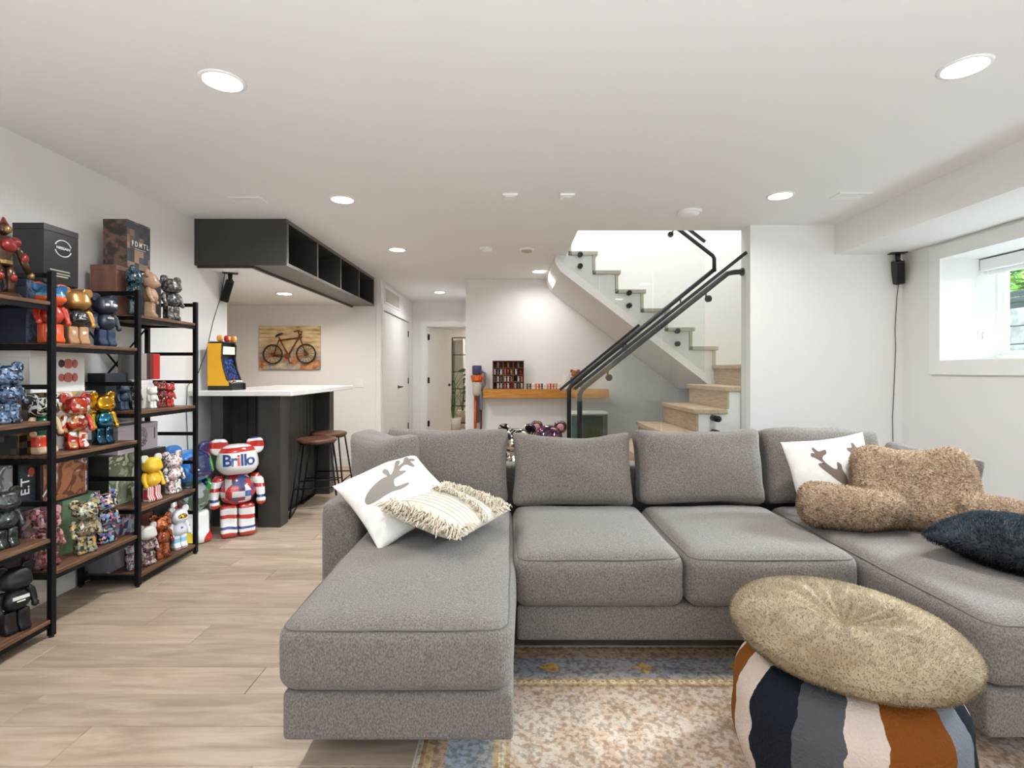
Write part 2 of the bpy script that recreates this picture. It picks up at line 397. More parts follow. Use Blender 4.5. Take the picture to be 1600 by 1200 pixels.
def shrub(x, y, z, r, n, label, seed):
    rnd = random.Random(seed); t = thing('garden_shrub', label, 'shrub', (x, y, z-r))
    vs = []; fs = []
    for i in range(n):
        d = Vector((rnd.gauss(0, 1), rnd.gauss(0, 1), rnd.gauss(0, 1))).normalized()*r*rnd.random()**.4
        c = d+Vector((0, 0, r)); a = Vector((rnd.gauss(0, 1), rnd.gauss(0, 1), rnd.gauss(0, .6))).normalized()*.05; b = a.orthogonal().normalized()*.028
        k = len(vs); vs += [c-a, c+b, c+a, c-b]; fs += [(k, k+1, k+2, k+3)]
    me = bpy.data.meshes.new('foliage'); me.from_pydata(vs, [], fs); me.materials.append(LEAF)
    f = obj('foliage', me, None, t); f['kind'] = 'stuff'
    obj('stem', tb([(x, y, z-r), (x+.02, y, z-.1)], [.03, .015], 8), DKW, t)
shrub(5.75, 5.75, 2.32, .68, 2600, 'bright green leafy shrub outside, nearest the left edge of the window', 1)
shrub(5.6, 4.3, 2.3, .6, 1500, 'bright green leafy shrub outside the window, nearer the camera of two', 2)

# doors of the hall
for i, (y0, y1, hy) in enumerate(((7.02, 7.895, 7.83), (7.905, 8.78, 7.97))):
    d = struct('door_%d' % (i+1), bx(-1.775, -1.735, y0, y1, .01, 2.02, .002), DOORM)
    hs = (7.03, ) if i == 0 else (8.75, )
    for z in (.25, 1.0, 1.78): obj('hinge', bx(-1.737, -1.722, hs[0]-.012, hs[0]+.016, z, z+.1), BLACK, d)
    if i == 1:
        hd = obj('door_handle', lathe(B(), [(0, 0), (.027, 0), (.027, .008), (.011, .01), (.011, .05), (0, .05)], 16, (-1.735, 8.0, .97), 'x'), BLACK, d)
        obj('lever', bx(-1.695, -1.683, 7.99, 8.12, .962, .98, .003), BLACK, hd)
struct('trim_2', slab([6.92, 7.0, 8.8, 8.88], [0, 2.03, 2.10], {(1, 0)}, -1.722, -1.705, 'yz'), TRIM)
struct('trim_3', slab([-1.58, -1.5, -.69, -.61], [0, 2.0, 2.08], {(1, 0)}, 9.083, 9.1, 'xz'), TRIM)
struct('trim_4', slab([-1.5, -1.48, -.71, -.69], [0, 1.98, 2.0], {(1, 0)}, 9.1, 9.22, 'xz'), TRIM)
vt = thing('air_vent', 'white louvred air return grille high on the hall wall above the closet doors', 'vent', (-1.72, 7.5, 2.12))
obj('frame', slab([7.06, 7.09, 7.96, 7.99], [2.13, 2.155, 2.335, 2.36], {(1, 1)}, -1.72, -1.708, 'yz'), TRIM, vt)
for k in range(9): obj('slat', xf(bx(-.006, .006, 7.09, 7.96, -.012, .012), Matrix.Translation((-1.715, 0, 2.168+.0195*k)) @ Matrix.Rotation(.6, 4, 'Y')), mat('vent_slat', 'c9c1b6', .5), vt)
obj('duct', bx(-1.7215, -1.7205, 7.09, 7.96, 2.155, 2.335), mat('duct_grey', 'a59d92', .7), vt)
# open door leaf into the far room
A = math.atan2(.65, .31)
d3 = struct('door_3', xf(bx(0, .74, -.02, .02, .01, 1.97, .002), Matrix.Translation((-1.475, 9.12, 0)) @ Matrix.Rotation(A, 4, 'Z')), DOORM)
M3 = Matrix.Translation((-1.475, 9.12, 0)) @ Matrix.Rotation(A, 4, 'Z')
for z in (.25, 1.0, 1.75): obj('hinge', xf(bx(-.012, .03, -.034, -.018, z, z+.1), M3), BLACK, d3)
hd = obj('door_handle', xf(bx(.655, .705, -.026, -.02, .93, .98, .002), M3), BLACK, d3); obj('lever', xf(bx(.59, .70, -.065, -.05, .95, .965, .003), M3), BLACK, hd)
obj('strike', xf(bx(.735, .743, -.012, .012, .92, 1.0), M3), BLACK, d3)

# ------------------------------------------------------------------ ceiling fittings
def downlight(x, y, z, label, p=1.0, col=(.96, .98, 1)):                       # the lamps close to a wall are dimmed
    t = thing('downlight', label, 'ceiling light', (x, y, z), 0, 'recessed downlights')
    obj('trim_ring', lathe(B(), [(.074, -.006), (.086, -.004), (.09, 0), (.072, 0), (.072, -.004), (.074, -.006)], 32, (x, y, z)), TRIM, t, True)
    obj('lens', lathe(B(), [(0, -.003), (.072, -.003), (.072, 0), (0, 0)], 32, (x, y, z)), LENS, t)
    l = area('bulb', (0, 0, -.012), (0, 0, 0), .13, .13, LAMP*p, col, 'DISK', math.radians(160), t)
DL = [(-1.18, 2.14, 'recessed downlight in the ceiling nearest the tall shelf, large at upper left'),
      (-1.17, 3.62, 'recessed downlight in the ceiling just before the dark hanging cabinet'),
      (-1.12, 5.12, 'recessed downlight in the ceiling beside the middle of the dark hanging cabinet'),
      (-1.09, 7.9, 'recessed downlight in the ceiling of the hall before the open door'),
      (1.81, 3.54, 'recessed downlight in the ceiling before the right end of the staircase opening'),
      (1.76, 2.04, 'recessed downlight in the ceiling nearest the window soffit, large at upper right'),
      (.32, 6.24, 'recessed downlight in the ceiling close to the floating shelf wall')]
for x, y, l in DL: downlight(x, y, CZ, l, {6.24: .32, 3.54: .3, 7.9: .5}.get(y, 1))
downlight(-2.45, 5.65, 2.05, 'small recessed downlight in the low white ceiling over the bar', .55, (1, .88, .75))
downlight(-.9, 10.2, CZ, 'unseen recessed downlight added in the far room beyond the open door', .8, (1, .88, .75))  # out of view, added to light the far room
def square_plate(x, y, lab):
    t = thing('ceiling_sensor', lab, 'ceiling sensor', (x, y, CZ))
    obj('plate', bx(x-.05, x+.05, y-.05, y+.05, CZ-.018, CZ, .006, 2), TRIM, t); obj('cover', bx(x-.03, x+.03, y-.03, y+.03, CZ-.022, CZ-.017, .002), TRIM, t)
square_plate(-.013, 3.53, 'small square white ceiling sensor, left one of two before the stairs')
square_plate(.37, 3.53, 'small square white ceiling sensor, right one of two before the stairs')
def rnd_det(x, y, r, lab, m2=TRIM, name='smoke_detector', cat='smoke detector'):
    t = thing(name, lab, cat, (x, y, CZ))
    obj('base', lathe(B(), [(0, 0), (r, 0), (r, -.012), (r*.9, -.018), (0, -.018)], 28, (x, y, CZ)), TRIM, t, False)
    obj('cover', lathe(B(), [(r*.78, -.017), (r*.7, -.03), (r*.4, -.036), (0, -.036)], 28, (x, y, CZ)), m2, t, True)
rnd_det(1.317, 3.886, .085, 'large round white smoke detector on the ceiling before the stair opening')
rnd_det(-.247, 5.066, .07, 'round white alarm on the ceiling, left of the beige ringed one')
rnd_det(.143, 5.09, .07, 'round ceiling alarm with a beige louvred ring, near the shelf wall', mat('beige_plastic', 'b9aa9a', .5), )
for x, y, lab in ((-1.82, 3.62, 'flat white ceiling air register beside the dark hanging cabinet'), (2.28, 3.53, 'flat white ceiling air register near the window soffit')):
    t = thing('ceiling_register', lab, 'vent', (x, y, CZ))
    obj('frame', slab([x-.11, x-.095, x+.095, x+.11], [y-.06, y-.045, y+.045, y+.06], {(1, 1)}, CZ-.008, CZ, 'xy'), TRIM, t)
    for k in range(5): obj('slat', bx(x-.095, x+.095, y-.04+.018*k, y-.028+.018*k, CZ-.006, CZ-.001), TRIM, t)

# ------------------------------------------------------------------ dark cabinet hanging from the ceiling over the bar
hc = thing('hanging_cabinet', 'charcoal open cubby cabinet hanging from the ceiling above the bar', 'cabinet', (-1.9, 5.4, 2.035))
obj('end_panel', bx(-2.47, -1.757, 4.08, 4.10, 2.04, CZ), CHAR, hc)
obj('bottom_panel', bx(-2.04, -1.757, 4.10, 6.67, 2.04, 2.058), CHARE, hc, label='taupe grey underside panel')
obj('top_panel', bx(-2.04, -1.757, 4.10, 6.67, CZ-.03, CZ), CHAR, hc)
obj('back_panel', bx(-2.04, -2.03, 4.10, 6.67, 2.058, CZ-.03), CHAR, hc)
for y in (4.10, 4.727, 5.369, 6.011, 6.652): obj('divider', bx(-2.03, -1.757, y, y+.018, 2.058, CZ-.03), CHAR, hc)
for y in (4.095, 4.725, 5.367, 6.009, 6.648): obj('edge_strip', bx(-1.757, -1.752, y, y+.022, 2.06, CZ-.012), CHARE, hc)
obj('lower_edge', bx(-1.757, -1.752, 4.08, 6.67, 2.036, 2.06), CHARE, hc); obj('upper_edge', bx(-1.757, -1.752, 4.08, 6.67, CZ-.03, CZ), CHARE, hc)
obj('lip', bx(-2.46, -2.02, 4.10, 4.12, 2.022, 2.05), CHAR, hc); obj('lip', bx(-2.045, -2.02, 4.12, 6.67, 2.022, 2.04), CHAR, hc)

# ------------------------------------------------------------------ bar counter
bc = thing('bar_counter', 'charcoal bar counter with vertical boards and a white stone top', 'bar counter', (-2.05, 4.7, 0))
obj('countertop', bx(-2.465, -1.68, 4.0, 5.55, 1.025, 1.065, .004), QUARTZ, bc, label='white stone countertop')
for a in ((-2.35, -2.26, 4.10, 4.25), (-1.975, -1.80, 4.08, 4.22), (-1.945, -1.80, 5.18, 5.30)):
    obj('post', bx(a[0], a[1], a[2], a[3], 0, 1.025, .003), CHAR, bc)
obj('back_board', bx(-2.35, -1.97, 4.36, 4.38, 0, 1.025), CHAR, bc)
for k in range(4): obj('board', bx(-2.26+.072*k, -2.193+.072*k, 4.345, 4.36, .0, 1.025, .004), CHAR, bc)
obj('side_core', bx(-2.35, -1.96, 4.38, 5.45, .0, 1.025), CHAR, bc)
for k in range(12): obj('board', bx(-1.96, -1.945, 4.225+.0795*k, 4.30+.0795*k, .02, 1.025, .005), CHAR, bc)
obj('toe_strip', bx(-1.95, -1.935, 4.22, 5.18, 0, .02), BLK, bc)
for y in (4.22,): obj('outlet', bx(-2.10, -2.03, 4.352, 4.362, .72, .84), CHAR, bc)

def stool(x, y, rz, label):
    t = thing('bar_stool', label, 'stool', (x, y, 0), rz, 'bar stools at the counter'); zs = .64
    obj('seat', lathe(B(), [(0, zs-.035), (.15, zs-.035), (.165, zs-.025), (.165, zs-.008), (.155, zs), (.10, zs-.006), (0, zs-.010)], 36), SEATWOOD, t, True, False)
    obj('seat_ring', lathe(B(), [(.12, zs-.035), (.15, zs-.035), (.15, zs-.043), (.12, zs-.043)], 28), BLACK, t, False, False)
    for sx in (-1, 1):
        obj('leg', tb([(sx*.12, -.11, zs-.04), (sx*.19, -.19, .02), (sx*.19, -.17, .008), (sx*.19, .17, .008), (sx*.19, .19, .02), (sx*.12, .11, zs-.04)], .008, 8), BLACK, t, True, False)
        obj('stretcher', tb([(sx*.17, -.168, .21), (sx*.17, .168, .21)], .006, 8), BLACK, t, True, False)
    for sy in (-1, 1): obj('footrest', tb([(-.166, sy*.163, .24), (.166, sy*.163, .24)], .006, 8), BLACK, t, True, False)
stool(-1.68, 4.52, .25, 'round walnut bar stool on black rod legs, nearer of two at the counter')
stool(-1.73, 4.955, .06, 'round walnut bar stool on black rod legs, farther of two, by the counter end')

# ------------------------------------------------------------------ bicycle wall art
YP = 6.67
ba = thing('bicycle_wall_art', 'painted plank wall panel with a raised rusty metal bicycle', 'wall art', (-2.81, 6.64, 1.22))
def artmat():
    m, t, b = nt('weathered_art_boards'); v = coords(t, (3, 1, 12)); v2 = coords(t, (4, 4, 4))
    nz = N(t, 'TexNoise', inp={'Scale': 2.2, 'Detail': 6}); t.links.new(v, nz.inputs[0])
    base = ramp(t, nz.outputs[0], ['a58552', 'd6ba88', 'e6d4ae'], [.3, .48, .66], 'LINEAR')
    n2 = N(t, 'TexNoise', inp={'Scale': 1.3, 'Detail': 4}); t.links.new(v2, n2.inputs[0])
    f = ramp(t, n2.outputs[0], ['000000', 'ffffff'], [.36, .52], 'LINEAR')
    tc = N(t, 'TexCoord'); sp = N(t, 'SeparateXYZ'); t.links.new(tc.outputs['Object'], sp.inputs[0])
    lo = N(t, 'MapRange', inp={1: .38, 2: .10}); t.links.new(sp.outputs[2], lo.inputs[0])
    ml = N(t, 'Math', operation='MULTIPLY'); t.links.new(f, ml.inputs[0]); t.links.new(lo.outputs[0], ml.inputs[1])
    n3 = N(t, 'TexNoise', inp={'Scale': 1.6}); t.links.new(v2, n3.inputs[0])
    c2 = ramp(t, n3.outputs[0], ['4f7590', '7f9aa5', 'b0602c', 'd09a70'], [.3, .45, .55, .65], 'LINEAR')
    mx = N(t, 'MixRGB'); t.links.new(ml.outputs[0], mx.inputs[0]); t.links.new(base, mx.inputs[1]); t.links.new(c2, mx.inputs[2])
    t.links.new(mx.outputs[0], b.inputs['Base Color']); b.inputs['Roughness'].default_value = .7; return m
ART = artmat(); AX0, AX1, AZ0, AZ1 = -3.20, -2.43, 1.235, 1.785
for k in range(11): obj('board', bx(AX0, AX1, 6.635, 6.665, AZ0+.05*k, AZ0+.0492+.05*k, .002), ART, ba)
def ap(px, py): return (px-800)*6.62/F, H-(py-579)*6.62/F
RUST = mat('rusty_brown_metal', '5c2f1c', .5, .4, c2='8c4e2c', vscale=20); TIRE = mat('dark_tyre', '2a2624', .7); YB = 6.612
ftu = lambda pts, r: tb([(ap(*p)[0], YB, ap(*p)[1]) for p in pts], r, 8)
bk = obj('bicycle', ftu([(436, 532), (472, 527)], .009), RUST, ba, True, label='raised rusty metal bicycle')
for pts, r in (([(436, 527), (451, 555)], .009), ([(470, 522), (451, 555)], .009), ([(436, 532), (428, 555)], .007), ([(451, 555), (427, 555)], .009), ([(466, 516), (470, 530), (478, 552)], .008), ([(460, 518), (467, 517), (472, 518), (470, 524)], .007)):
    obj('frame_tube', ftu(pts, r), RUST, bk, True)
obj('saddle', ftu([(431, 526), (436, 523), (442, 521)], [.010, .016, .008]), TIRE, bk, True)
obj('crank', lathe(B(), [(0, 0), (.034, 0), (.034, .012), (0, .012)], 20, (ap(450, 556)[0], 6.60, ap(450, 556)[1]), 'y'), RUST, bk)
obj('pedal', ftu([(450, 556), (453, 567), (456, 567)], .006), RUST, bk)
for cx, cy in ((426.5, 553.5), (478.5, 552.5)):
    x, z = ap(cx, cy); R = .118
    wh = obj('wheel', tb([(x+R*math.cos(a), YB, z+R*math.sin(a)) for a in [2*PI*k/32 for k in range(33)]], .009, 6, False), TIRE, bk, True)
    obj('hub', lathe(B(), [(0, -.01), (.02, -.01), (.02, .01), (0, .01)], 12, (x, YB, z), 'y'), RUST, bk)
    sp = B()
    for k in range(8): tube(sp, [(x+R*math.cos(PI*k/8), YB, z+R*math.sin(PI*k/8)), (x-R*math.cos(PI*k/8), YB, z-R*math.sin(PI*k/8))], .0025, 4)
    obj('spokes', sp, RUST, bk, kind='stuff')
# wall plates
def plate(x, y, z, lab, axis='y', w=.115, h=.115, n=2):
    t = thing('wall_plate', lab, 'wall plate', (x, y, z-h/2))
    obj('plate', bx(x-w/2, x+w/2, y-.008, y, z-h/2, z+h/2, .003), TRIM, t)
    for k in range(n): xx = x+(k-(n-1)/2)*w/max(n, 1)*.9; obj('switch', bx(xx-.017, xx+.017, y-.012, y-.007, z-.034, z+.034, .002), TRIM, t)
plate(-1.94, 6.67, 1.06, 'white double switch plate on the wall right of the bicycle art')
plate(.70, 6.77, 1.12, 'white outlet plate on the wall just above the wooden floating shelf', w=.075, n=1)

# arcade cabinet on the bar
YEL = mat('yellow_laminate', 'f2b411', .4); AM = Matrix.Translation((-2.30, 4.22, 1.065)) @ Matrix.Rotation(math.radians(85), 4, 'Z')
ac = thing('tabletop_arcade', 'small yellow and black tabletop arcade machine standing on the white bar top', 'arcade machine', (-2.30, 4.22, 1.065))
prof = [(.09, 0), (-.11, 0), (-.11, .05), (-.075, .075), (-.04, .17), (-.025, .25), (-.03, .36), (-.02, .375), (.09, .375)]
yprof = [(.09, .035), (-.085, .035), (-.085, .062), (-.065, .08), (-.035, .17), (-.02, .25), (-.025, .37), (.09, .37)]
for sx in (-1, 1):
    sp_ = obj('side_panel', xf(pr(prof, 'x', sx*.085-.008, sx*.085+.008), AM), BLK, ac)
    obj('side_decal', xf(pr(yprof, 'x', sx*.0942-.001, sx*.0942+.001), AM), YEL, sp_, label='yellow side decal')
obj('base', xf(bx(-.077, .077, -.10, .085, 0, .045), AM), BLK, ac)
obj('body', xf(pr([(.085, .045), (-.06, .07), (.0, .25), (.0, .37), (.085, .37)], 'x', -.077, .077), AM), BLK, ac)
obj('marquee', xf(bx(-.075, .075, -.026, .0, .285, .345), AM), mat('marquee_lit', 'efe6b8', .4, emit=.5), ac)
SCR = pat('arcade_screen_pattern', ['0a1030', '10205f', '2a55b0', '0a0f2a'], 'cells', 90, .2, 0, .2)
obj('screen', xf(xf(bx(-.07, .07, -.003, .003, -.085, .085), Matrix.Translation((0, -.034, .168)) @ Matrix.Rotation(-.32, 4, 'X')), AM), SCR, ac)
cp = obj('control_panel', xf(pr([(-.105, .045), (-.105, .055), (-.065, .085), (-.05, .075)], 'x', -.077, .077), AM), BLK, ac)
for k in range(3): obj('button', xf(lathe(B(), [(.009, 0), (.009, .012), (0, .014)], 12, (.0+.028*k, -.09, .062)), AM), mat('white_button', 'eeeeee', .3), cp)
obj('joystick', xf(tb([(-.04, -.09, .062), (-.04, -.092, .09), (-.04, -.092, .10)], [.004, .004, .009], 8), AM), mat('red_plastic', 'c22a22', .3), cp)
obj('top_cap', xf(bx(-.085, .085, -.03, .085, .375, .385, .002), AM), BLK, ac)
TZ = 1.451
for i, (dx, dy, c, nm, lab) in enumerate(((-.02, -.05, 'e8a01c', 'toy_block', 'small amber toy block on the arcade top, left of three'), (.01, .0, 'c8281c', 'toy_car', 'small red toy on the arcade top, middle of three'), (.03, .055, 'e08a22', 'toy_ball', 'small orange toy on the arcade top, right of three'))):
    t = thing('desk_toy', lab, 'toy', (-2.30+dx, 4.22+dy, TZ))
    mm = mat('toy_'+c, c, .3, coat=.4)
    obj('body', rbox(.042, .042, .05, .015, 4, None), mm, t, True, False, loc=(0, 0, .025))
    obj('face', rbox(.012, .028, .028, .005, 3), mat('toy_pale', 'e9d6b0', .4), t, True, False, loc=(.018, 0, .028))
# ------------------------------------------------------------------ staircase
STW = mat('stair_white', 'efefec', .45); YN, YM, YF = 4.44, 5.40, 6.765
st = thing('staircase', 'white staircase with light oak treads turning up behind the sofa', 'staircase', (1.6, 5.4, 0))
low = [(.53, .175), (.79, .35), (1.045, .525), (1.30, .70), (1.56, .893), (1.82, 1.083)]
for i, (x, z) in enumerate(low):
    xn = low[i+1][0] if i+1 < len(low) else 2.08
    zp = low[i-1][1] if i else 0
    obj('tread', bx(x-.025, xn, YN-.02, YM-.005, z-.04, z, .004), OAK, st); obj('riser', bx(x, x+.018, YN, YM-.005, zp, z-.04), OAK, st)
obj('riser', bx(2.08, 2.098, YN, YM-.005, 1.083, 1.236), OAK, st)
obj('landing', bx(2.055, 3.09, YN-.015, YF, 1.236, 1.276, .004), OAK, st)
up = [(2.09, 1.47), (1.85, 1.664), (1.60, 1.859), (1.35, 2.053), (1.09, 2.248), (.856, 2.443), (.61, 2.64)]
TRG = mat('upper_tread_lit', 'bdb5a8', .5, c2='c9c1b4', vscale=5)  # oak of the upper flight, greyed to carry its whitish light in the colour
for i, (x, z) in enumerate(up):
    xn = up[i+1][0] if i+1 < len(up) else .44
    zp = up[i-1][1] if i else 1.276
    obj('tread', bx(xn, x+.025, YM-.03, YF, z-.04, z, .004), TRG, st); obj('riser', bx(x-.028, x, YM-.02, YF, zp, z-.04), TRG, st)
# near stringer of the lower flight down to the floor
pl = [(.53, 0)]
for i, (x, z) in enumerate(low): pl += [(x+.001, (low[i-1][1] if i else 0)), (x+.001, z-.041)]
pl = [(.532, 0)]+[p for i, (x, z) in enumerate(low) for p in ((x+.002, low[i-1][1]-.041 if i else 0), (x+.002, z-.041))][1:]+[(2.082, low[-1][1]-.041), (2.082, 1.235), (3.09, 1.235), (3.09, 0)]
obj('stringer', pr(pl, 'y', YN+.001, YN+.03), STW, st)
obj('stringer', pr(pl, 'y', YM-.035, YM-.006), STW, st)
obj('stringer_trim', pr([(1.60, .10), (2.30, .66), (2.30, .60), (1.68, .10)], 'y', YN-.012, YN+.001), STW, st)
# upper flight: near stringer, sloping soffit
bot = lambda x: 2.27-.76*(x-.49)
ul = [(2.118, bot(2.118)), (2.118, 1.235)]
for i, (x, z) in enumerate(up):
    ul += [(x-.002, (up[i-1][1]-.001 if i else 1.235)), (x-.002, z-.041)]
ul = [(2.118, bot(2.118)), (2.118, 1.235), (2.062, 1.235)]
for i, (x, z) in enumerate(up):
    ul += [(x-.03, (up[i-1][1]-.041) if i else 1.235), (x-.03, z-.041)] if i else [(2.062, z-.041)]
ul += [(.44, 2.599), (.44, 2.35), (.49, 2.27)]
obj('stringer', pr(ul, 'y', YM-.002, YM+.03), STW, st)
obj('stringer_trim', pr([(.44, 2.40), (.44, 2.33), (.50, 2.235), (2.118, bot(2.118)-.035), (2.118, bot(2.118)+.055), (.54, 2.31), (.53, 2.40)], 'y', YM-.022, YM-.002), STW, st)
obj('soffit', pr([(.44, 2.40), (.44, 2.33), (.50, 2.235), (2.118, bot(2.118)-.035), (2.118, bot(2.118)+.02), (.52, 2.29), (.50, 2.40)], 'y', YM-.002, YF), WALL, st)

RAILM = mat('rail_dark_grey', '2b2d2e', .4, .5)
def standoff(bmt, x, z, y0, y1): return lathe(bmt, [(0, y0), (.026, y0), (.026, y1), (0, y1)], 20, (x, 0, z), 'y')
def rail_seg(pts, w, h):
    """flat bar along pts in a plane of constant Y"""
    bm = B(); rings = []
    for i, p in enumerate(pts):
        p = Vector(p); d = (Vector(pts[min(i+1, len(pts)-1)])-Vector(pts[max(i-1, 0)])).normalized(); n = Vector((-d.z, 0, d.x))
        rings.append([bm.verts.new(p+n*a*h/2+Vector((0, b*w/2, 0))) for a, b in ((1, 1), (1, -1), (-1, -1), (-1, 1))])
    for A_, C_ in zip(rings, rings[1:]):
        for k in range(4): bm.faces.new((A_[k], A_[(k+1) % 4], C_[(k+1) % 4], C_[k]))
    bm.faces.new(rings[0][::-1]); bm.faces.new(rings[-1]); bmesh.ops.recalc_face_normals(bm, faces=bm.faces[:]); return bm
def bracket(g, x, z, ya, yb, hr):
    b = obj('bracket', tb([(x, ya, z-.075), (x, (ya+yb)/2, z-.075), (x, yb, z-.06), (x, yb, z-.01)], .007, 8), RAILM, g, True)
    obj('bracket_disc', lathe(B(), [(0, min(ya, ya+.02)), (.028, min(ya, ya+.02)), (.028, max(ya, ya+.02)), (0, max(ya, ya+.02))], 18, (x, 0, z-.075), 'y'), RAILM, b)
sl = .794
# near guard
yg, yh = 4.315, 4.385
g1 = thing('stair_guard', 'nearest glass stair guard with dark cap rail and handrail running to the wall', 'railing', (1.2, 4.35, 0), 0, 'glass guards of the staircase')
cz = lambda x: 1.045+sl*(x-.52)+.03
obj('glass_panel', pr([(.52, .02), (.52, cz(.52)-.02), (1.22, cz(1.22)-.02), (1.22, .02+.38)], 'y', yg-.006, yg+.006), RAILGLASS, g1)
obj('glass_panel', pr([(1.235, .40), (1.235, cz(1.235)-.02), (1.92, cz(1.92)-.02), (1.92, .72)], 'y', yg-.006, yg+.006), RAILGLASS, g1)
obj('cap_rail', rail_seg([(.512, yg, cz(.512)), (1.925, yg, cz(1.925))], .028, .026), RAILM, g1)
hz = lambda x: 1.05+sl*(x-.565)
hrp = [(.565, yh, .30), (.565, yh, 1.02), (.585, yh, hz(.585)), (1.80, yh, hz(1.80)), (1.86, yh, hz(1.80)+.012), (1.93, yh, hz(1.80)+.014)]
hr = obj('handrail', tb(hrp, .022, 12), RAILM, g1, True)
obj('wall_flange', lathe(B(), [(0, 0), (.034, 0), (.034, -.012), (.02, -.03), (0, -.03)], 20, (1.93, yh, hz(1.80)+.014), 'x'), RAILM, hr)
for x in (.80, 1.62): bracket(g1, x, hz(x), yg+.006, yh, hr)
for x, z in ((.70, .20), (.70, .10), (1.12, .44), (1.12, .34), (1.70, .82), (1.70, .70)): obj('standoff', standoff(B(), x, z, yg+.006, YN+.001), BLACK, g1, True)
# far guard of the lower flight
yg2, yh2 = 5.365, 5.295
g2 = thing('stair_guard', 'farther lower glass stair guard whose cap rail ends under the upper flight', 'railing', (1.0, 5.33, 0), 0, 'glass guards of the staircase')
cz2 = lambda x: 1.03+.82*(x-.50)
obj('glass_panel', pr([(.50, .02), (.50, cz2(.50)-.02), (1.28, cz2(1.28)-.02), (1.46, bot(1.46)-.045), (1.70, bot(1.70)-.05), (1.70, .62), (.9, .12)], 'y', yg2-.006, yg2+.006), RAILGLASS, g2)
obj('cap_rail', rail_seg([(.49, yg2, cz2(.49)), (1.30, yg2, cz2(1.30))], .028, .026), RAILM, g2)
h2 = lambda x: 1.06+.81*(x-.585)
obj('handrail', tb([(.575, yh2, .30), (.575, yh2, 1.03), (.60, yh2, h2(.60)), (2.05, yh2, h2(2.05))], .022, 12), RAILM, g2, True)
for x in (.70, 1.15): bracket(g2, x, h2(x), yg2-.006, yh2, None)
obj('bracket', tb([(1.70, 5.38, h2(1.70)-.09), (1.70, 5.34, h2(1.70)-.085), (1.70, yh2, h2(1.70)-.07), (1.70, yh2, h2(1.70)-.01)], .007, 8), RAILM, g2, True)
# guard of the upper flight
yg3, yh3 = 5.345, 5.28
g3 = thing('stair_guard', 'upper glass stair guard above the second flight, with black standoff bolts', 'railing', (1.3, 5.33, 1.3), 0, 'glass guards of the staircase')
n3 = lambda x: 1.60-.775*(x-1.96)
for a, b in ((1.96, 1.44), (1.425, .90), (.885, .36)):
    obj('glass_panel', pr([(a, n3(a)-.40), (a, n3(a)+.92), (b, n3(b)+.92), (b, n3(b)-.40)], 'y', yg3-.006, yg3+.006), RAILGLASS, g3)
obj('cap_rail', rail_seg([(1.965, yg3, n3(1.965)+.935), (.35, yg3, n3(.35)+.935)], .028, .026), RAILM, g3)
obj('handrail', tb([(2.035, yh3, 2.215), (2.035, yh3, 2.345), (2.02, yh3, 2.375), (.40, yh3, 2.375+.775*1.62)], .019, 12), RAILM, g3, True)
for x in (1.62, .7): bracket(g3, x, 2.375+.775*(2.02-x), yg3+.006, yh3, None)
for px, p1, p2 in ((907, 397, 415), (984, 457, 477), (1060, 517, 537)):
    for py in (p1, p2):
        obj('standoff', standoff(B(), (px-800)*yg3/F, H-(py-579)*yg3/F, yg3+.006, YM-.002), BLACK, g3, True)

# ------------------------------------------------------------------ floating shelf, cubby box, little bears
fs = single('floating_shelf', bx(-.36, 1.21, 6.54, 6.77, .878, .985, .006, 2), ORANGEWOOD, 'thick honey coloured wooden floating shelf on the back wall', 'shelf', base=(.42, 6.65, .878))
CUBW = mat('mahogany_box', '6a2f1c', .45, c2='84422a', vscale=5, stretch=(1, 1, 6)); CUBD = mat('cubby_back', '3b1c12', .6)
cx0, cx1, cy0, cy1, cz0, cz1 = -.245, .150, 6.60, 6.69, .985, 1.345
cu = thing('cubby_box', 'small dark wood display box of twelve cells on the floating shelf', 'display box', (-.05, 6.65, .985))
obj('back', bx(cx0, cx1, cy1, cy1+.006, cz0, cz1), CUBD, cu)
for k in range(4): xx = cx0+(cx1-cx0-.008)*k/3; obj('upright', bx(xx, xx+.008, cy0, cy1, cz0, cz1), CUBW, cu)
for k in range(5): zz = cz0+(cz1-cz0-.008)*k/4; obj('ledge', bx(cx0+.001, cx1-.001, cy0+.002, cy1, zz, zz+.008), CUBW, cu)

# ------------------------------------------------------------------ bear figurines: unit meshes, height 1, facing -Y
def headfn(p):
    q = p.copy()
    if p.y < 0:
        g = math.exp(-((p.z+.055)/.055)**2)*max(0, 1-(p.x/.17)**2)**.6
        q.y -= .055*g
    q.x *= 1+.10*math.exp(-((p.z+.05)/.07)**2)
    return q
UM = {}
UM['head'] = to_mesh('head', shift(ball(.185, .145, .165, 22, headfn, .72), (0, 0, .775)), True)
for s, k in ((-1, 'earL'), (1, 'earR')):
    UM[k] = to_mesh('ear', shift(ball(.088, .05, .088, 16, lambda p: Vector((p.x, p.y+(.022 if p.y < 0 and p.x*p.x+p.z*p.z < .004 else 0), p.z)), .8), (s*.165, .015, .912)), True)
UM['torso'] = to_mesh('torso', shift(ball(.165, .13, .165, 22, lambda p: Vector((p.x*(1-.25*max(0, p.z)/.165), p.y-.02*max(0, 1-((p.z+.04)/.1)**2)*(1 if p.y < 0 else 0), p.z)), .82), (0, 0, .475)), True)
for s, k in ((-1, 'armL'), (1, 'armR')):
    UM[k] = to_mesh('arm', tb([(s*.125, .01, .59), (s*.165, .005, .585), (s*.195, -.005, .54), (s*.208, -.02, .47), (s*.212, -.05, .41), (s*.212, -.062, .385), (s*.212, -.075, .36), (s*.21, -.085, .325), (s*.208, -.085, .305)], [.03, .05, .054, .05, .043, .034, .047, .043, .018], 12), True)
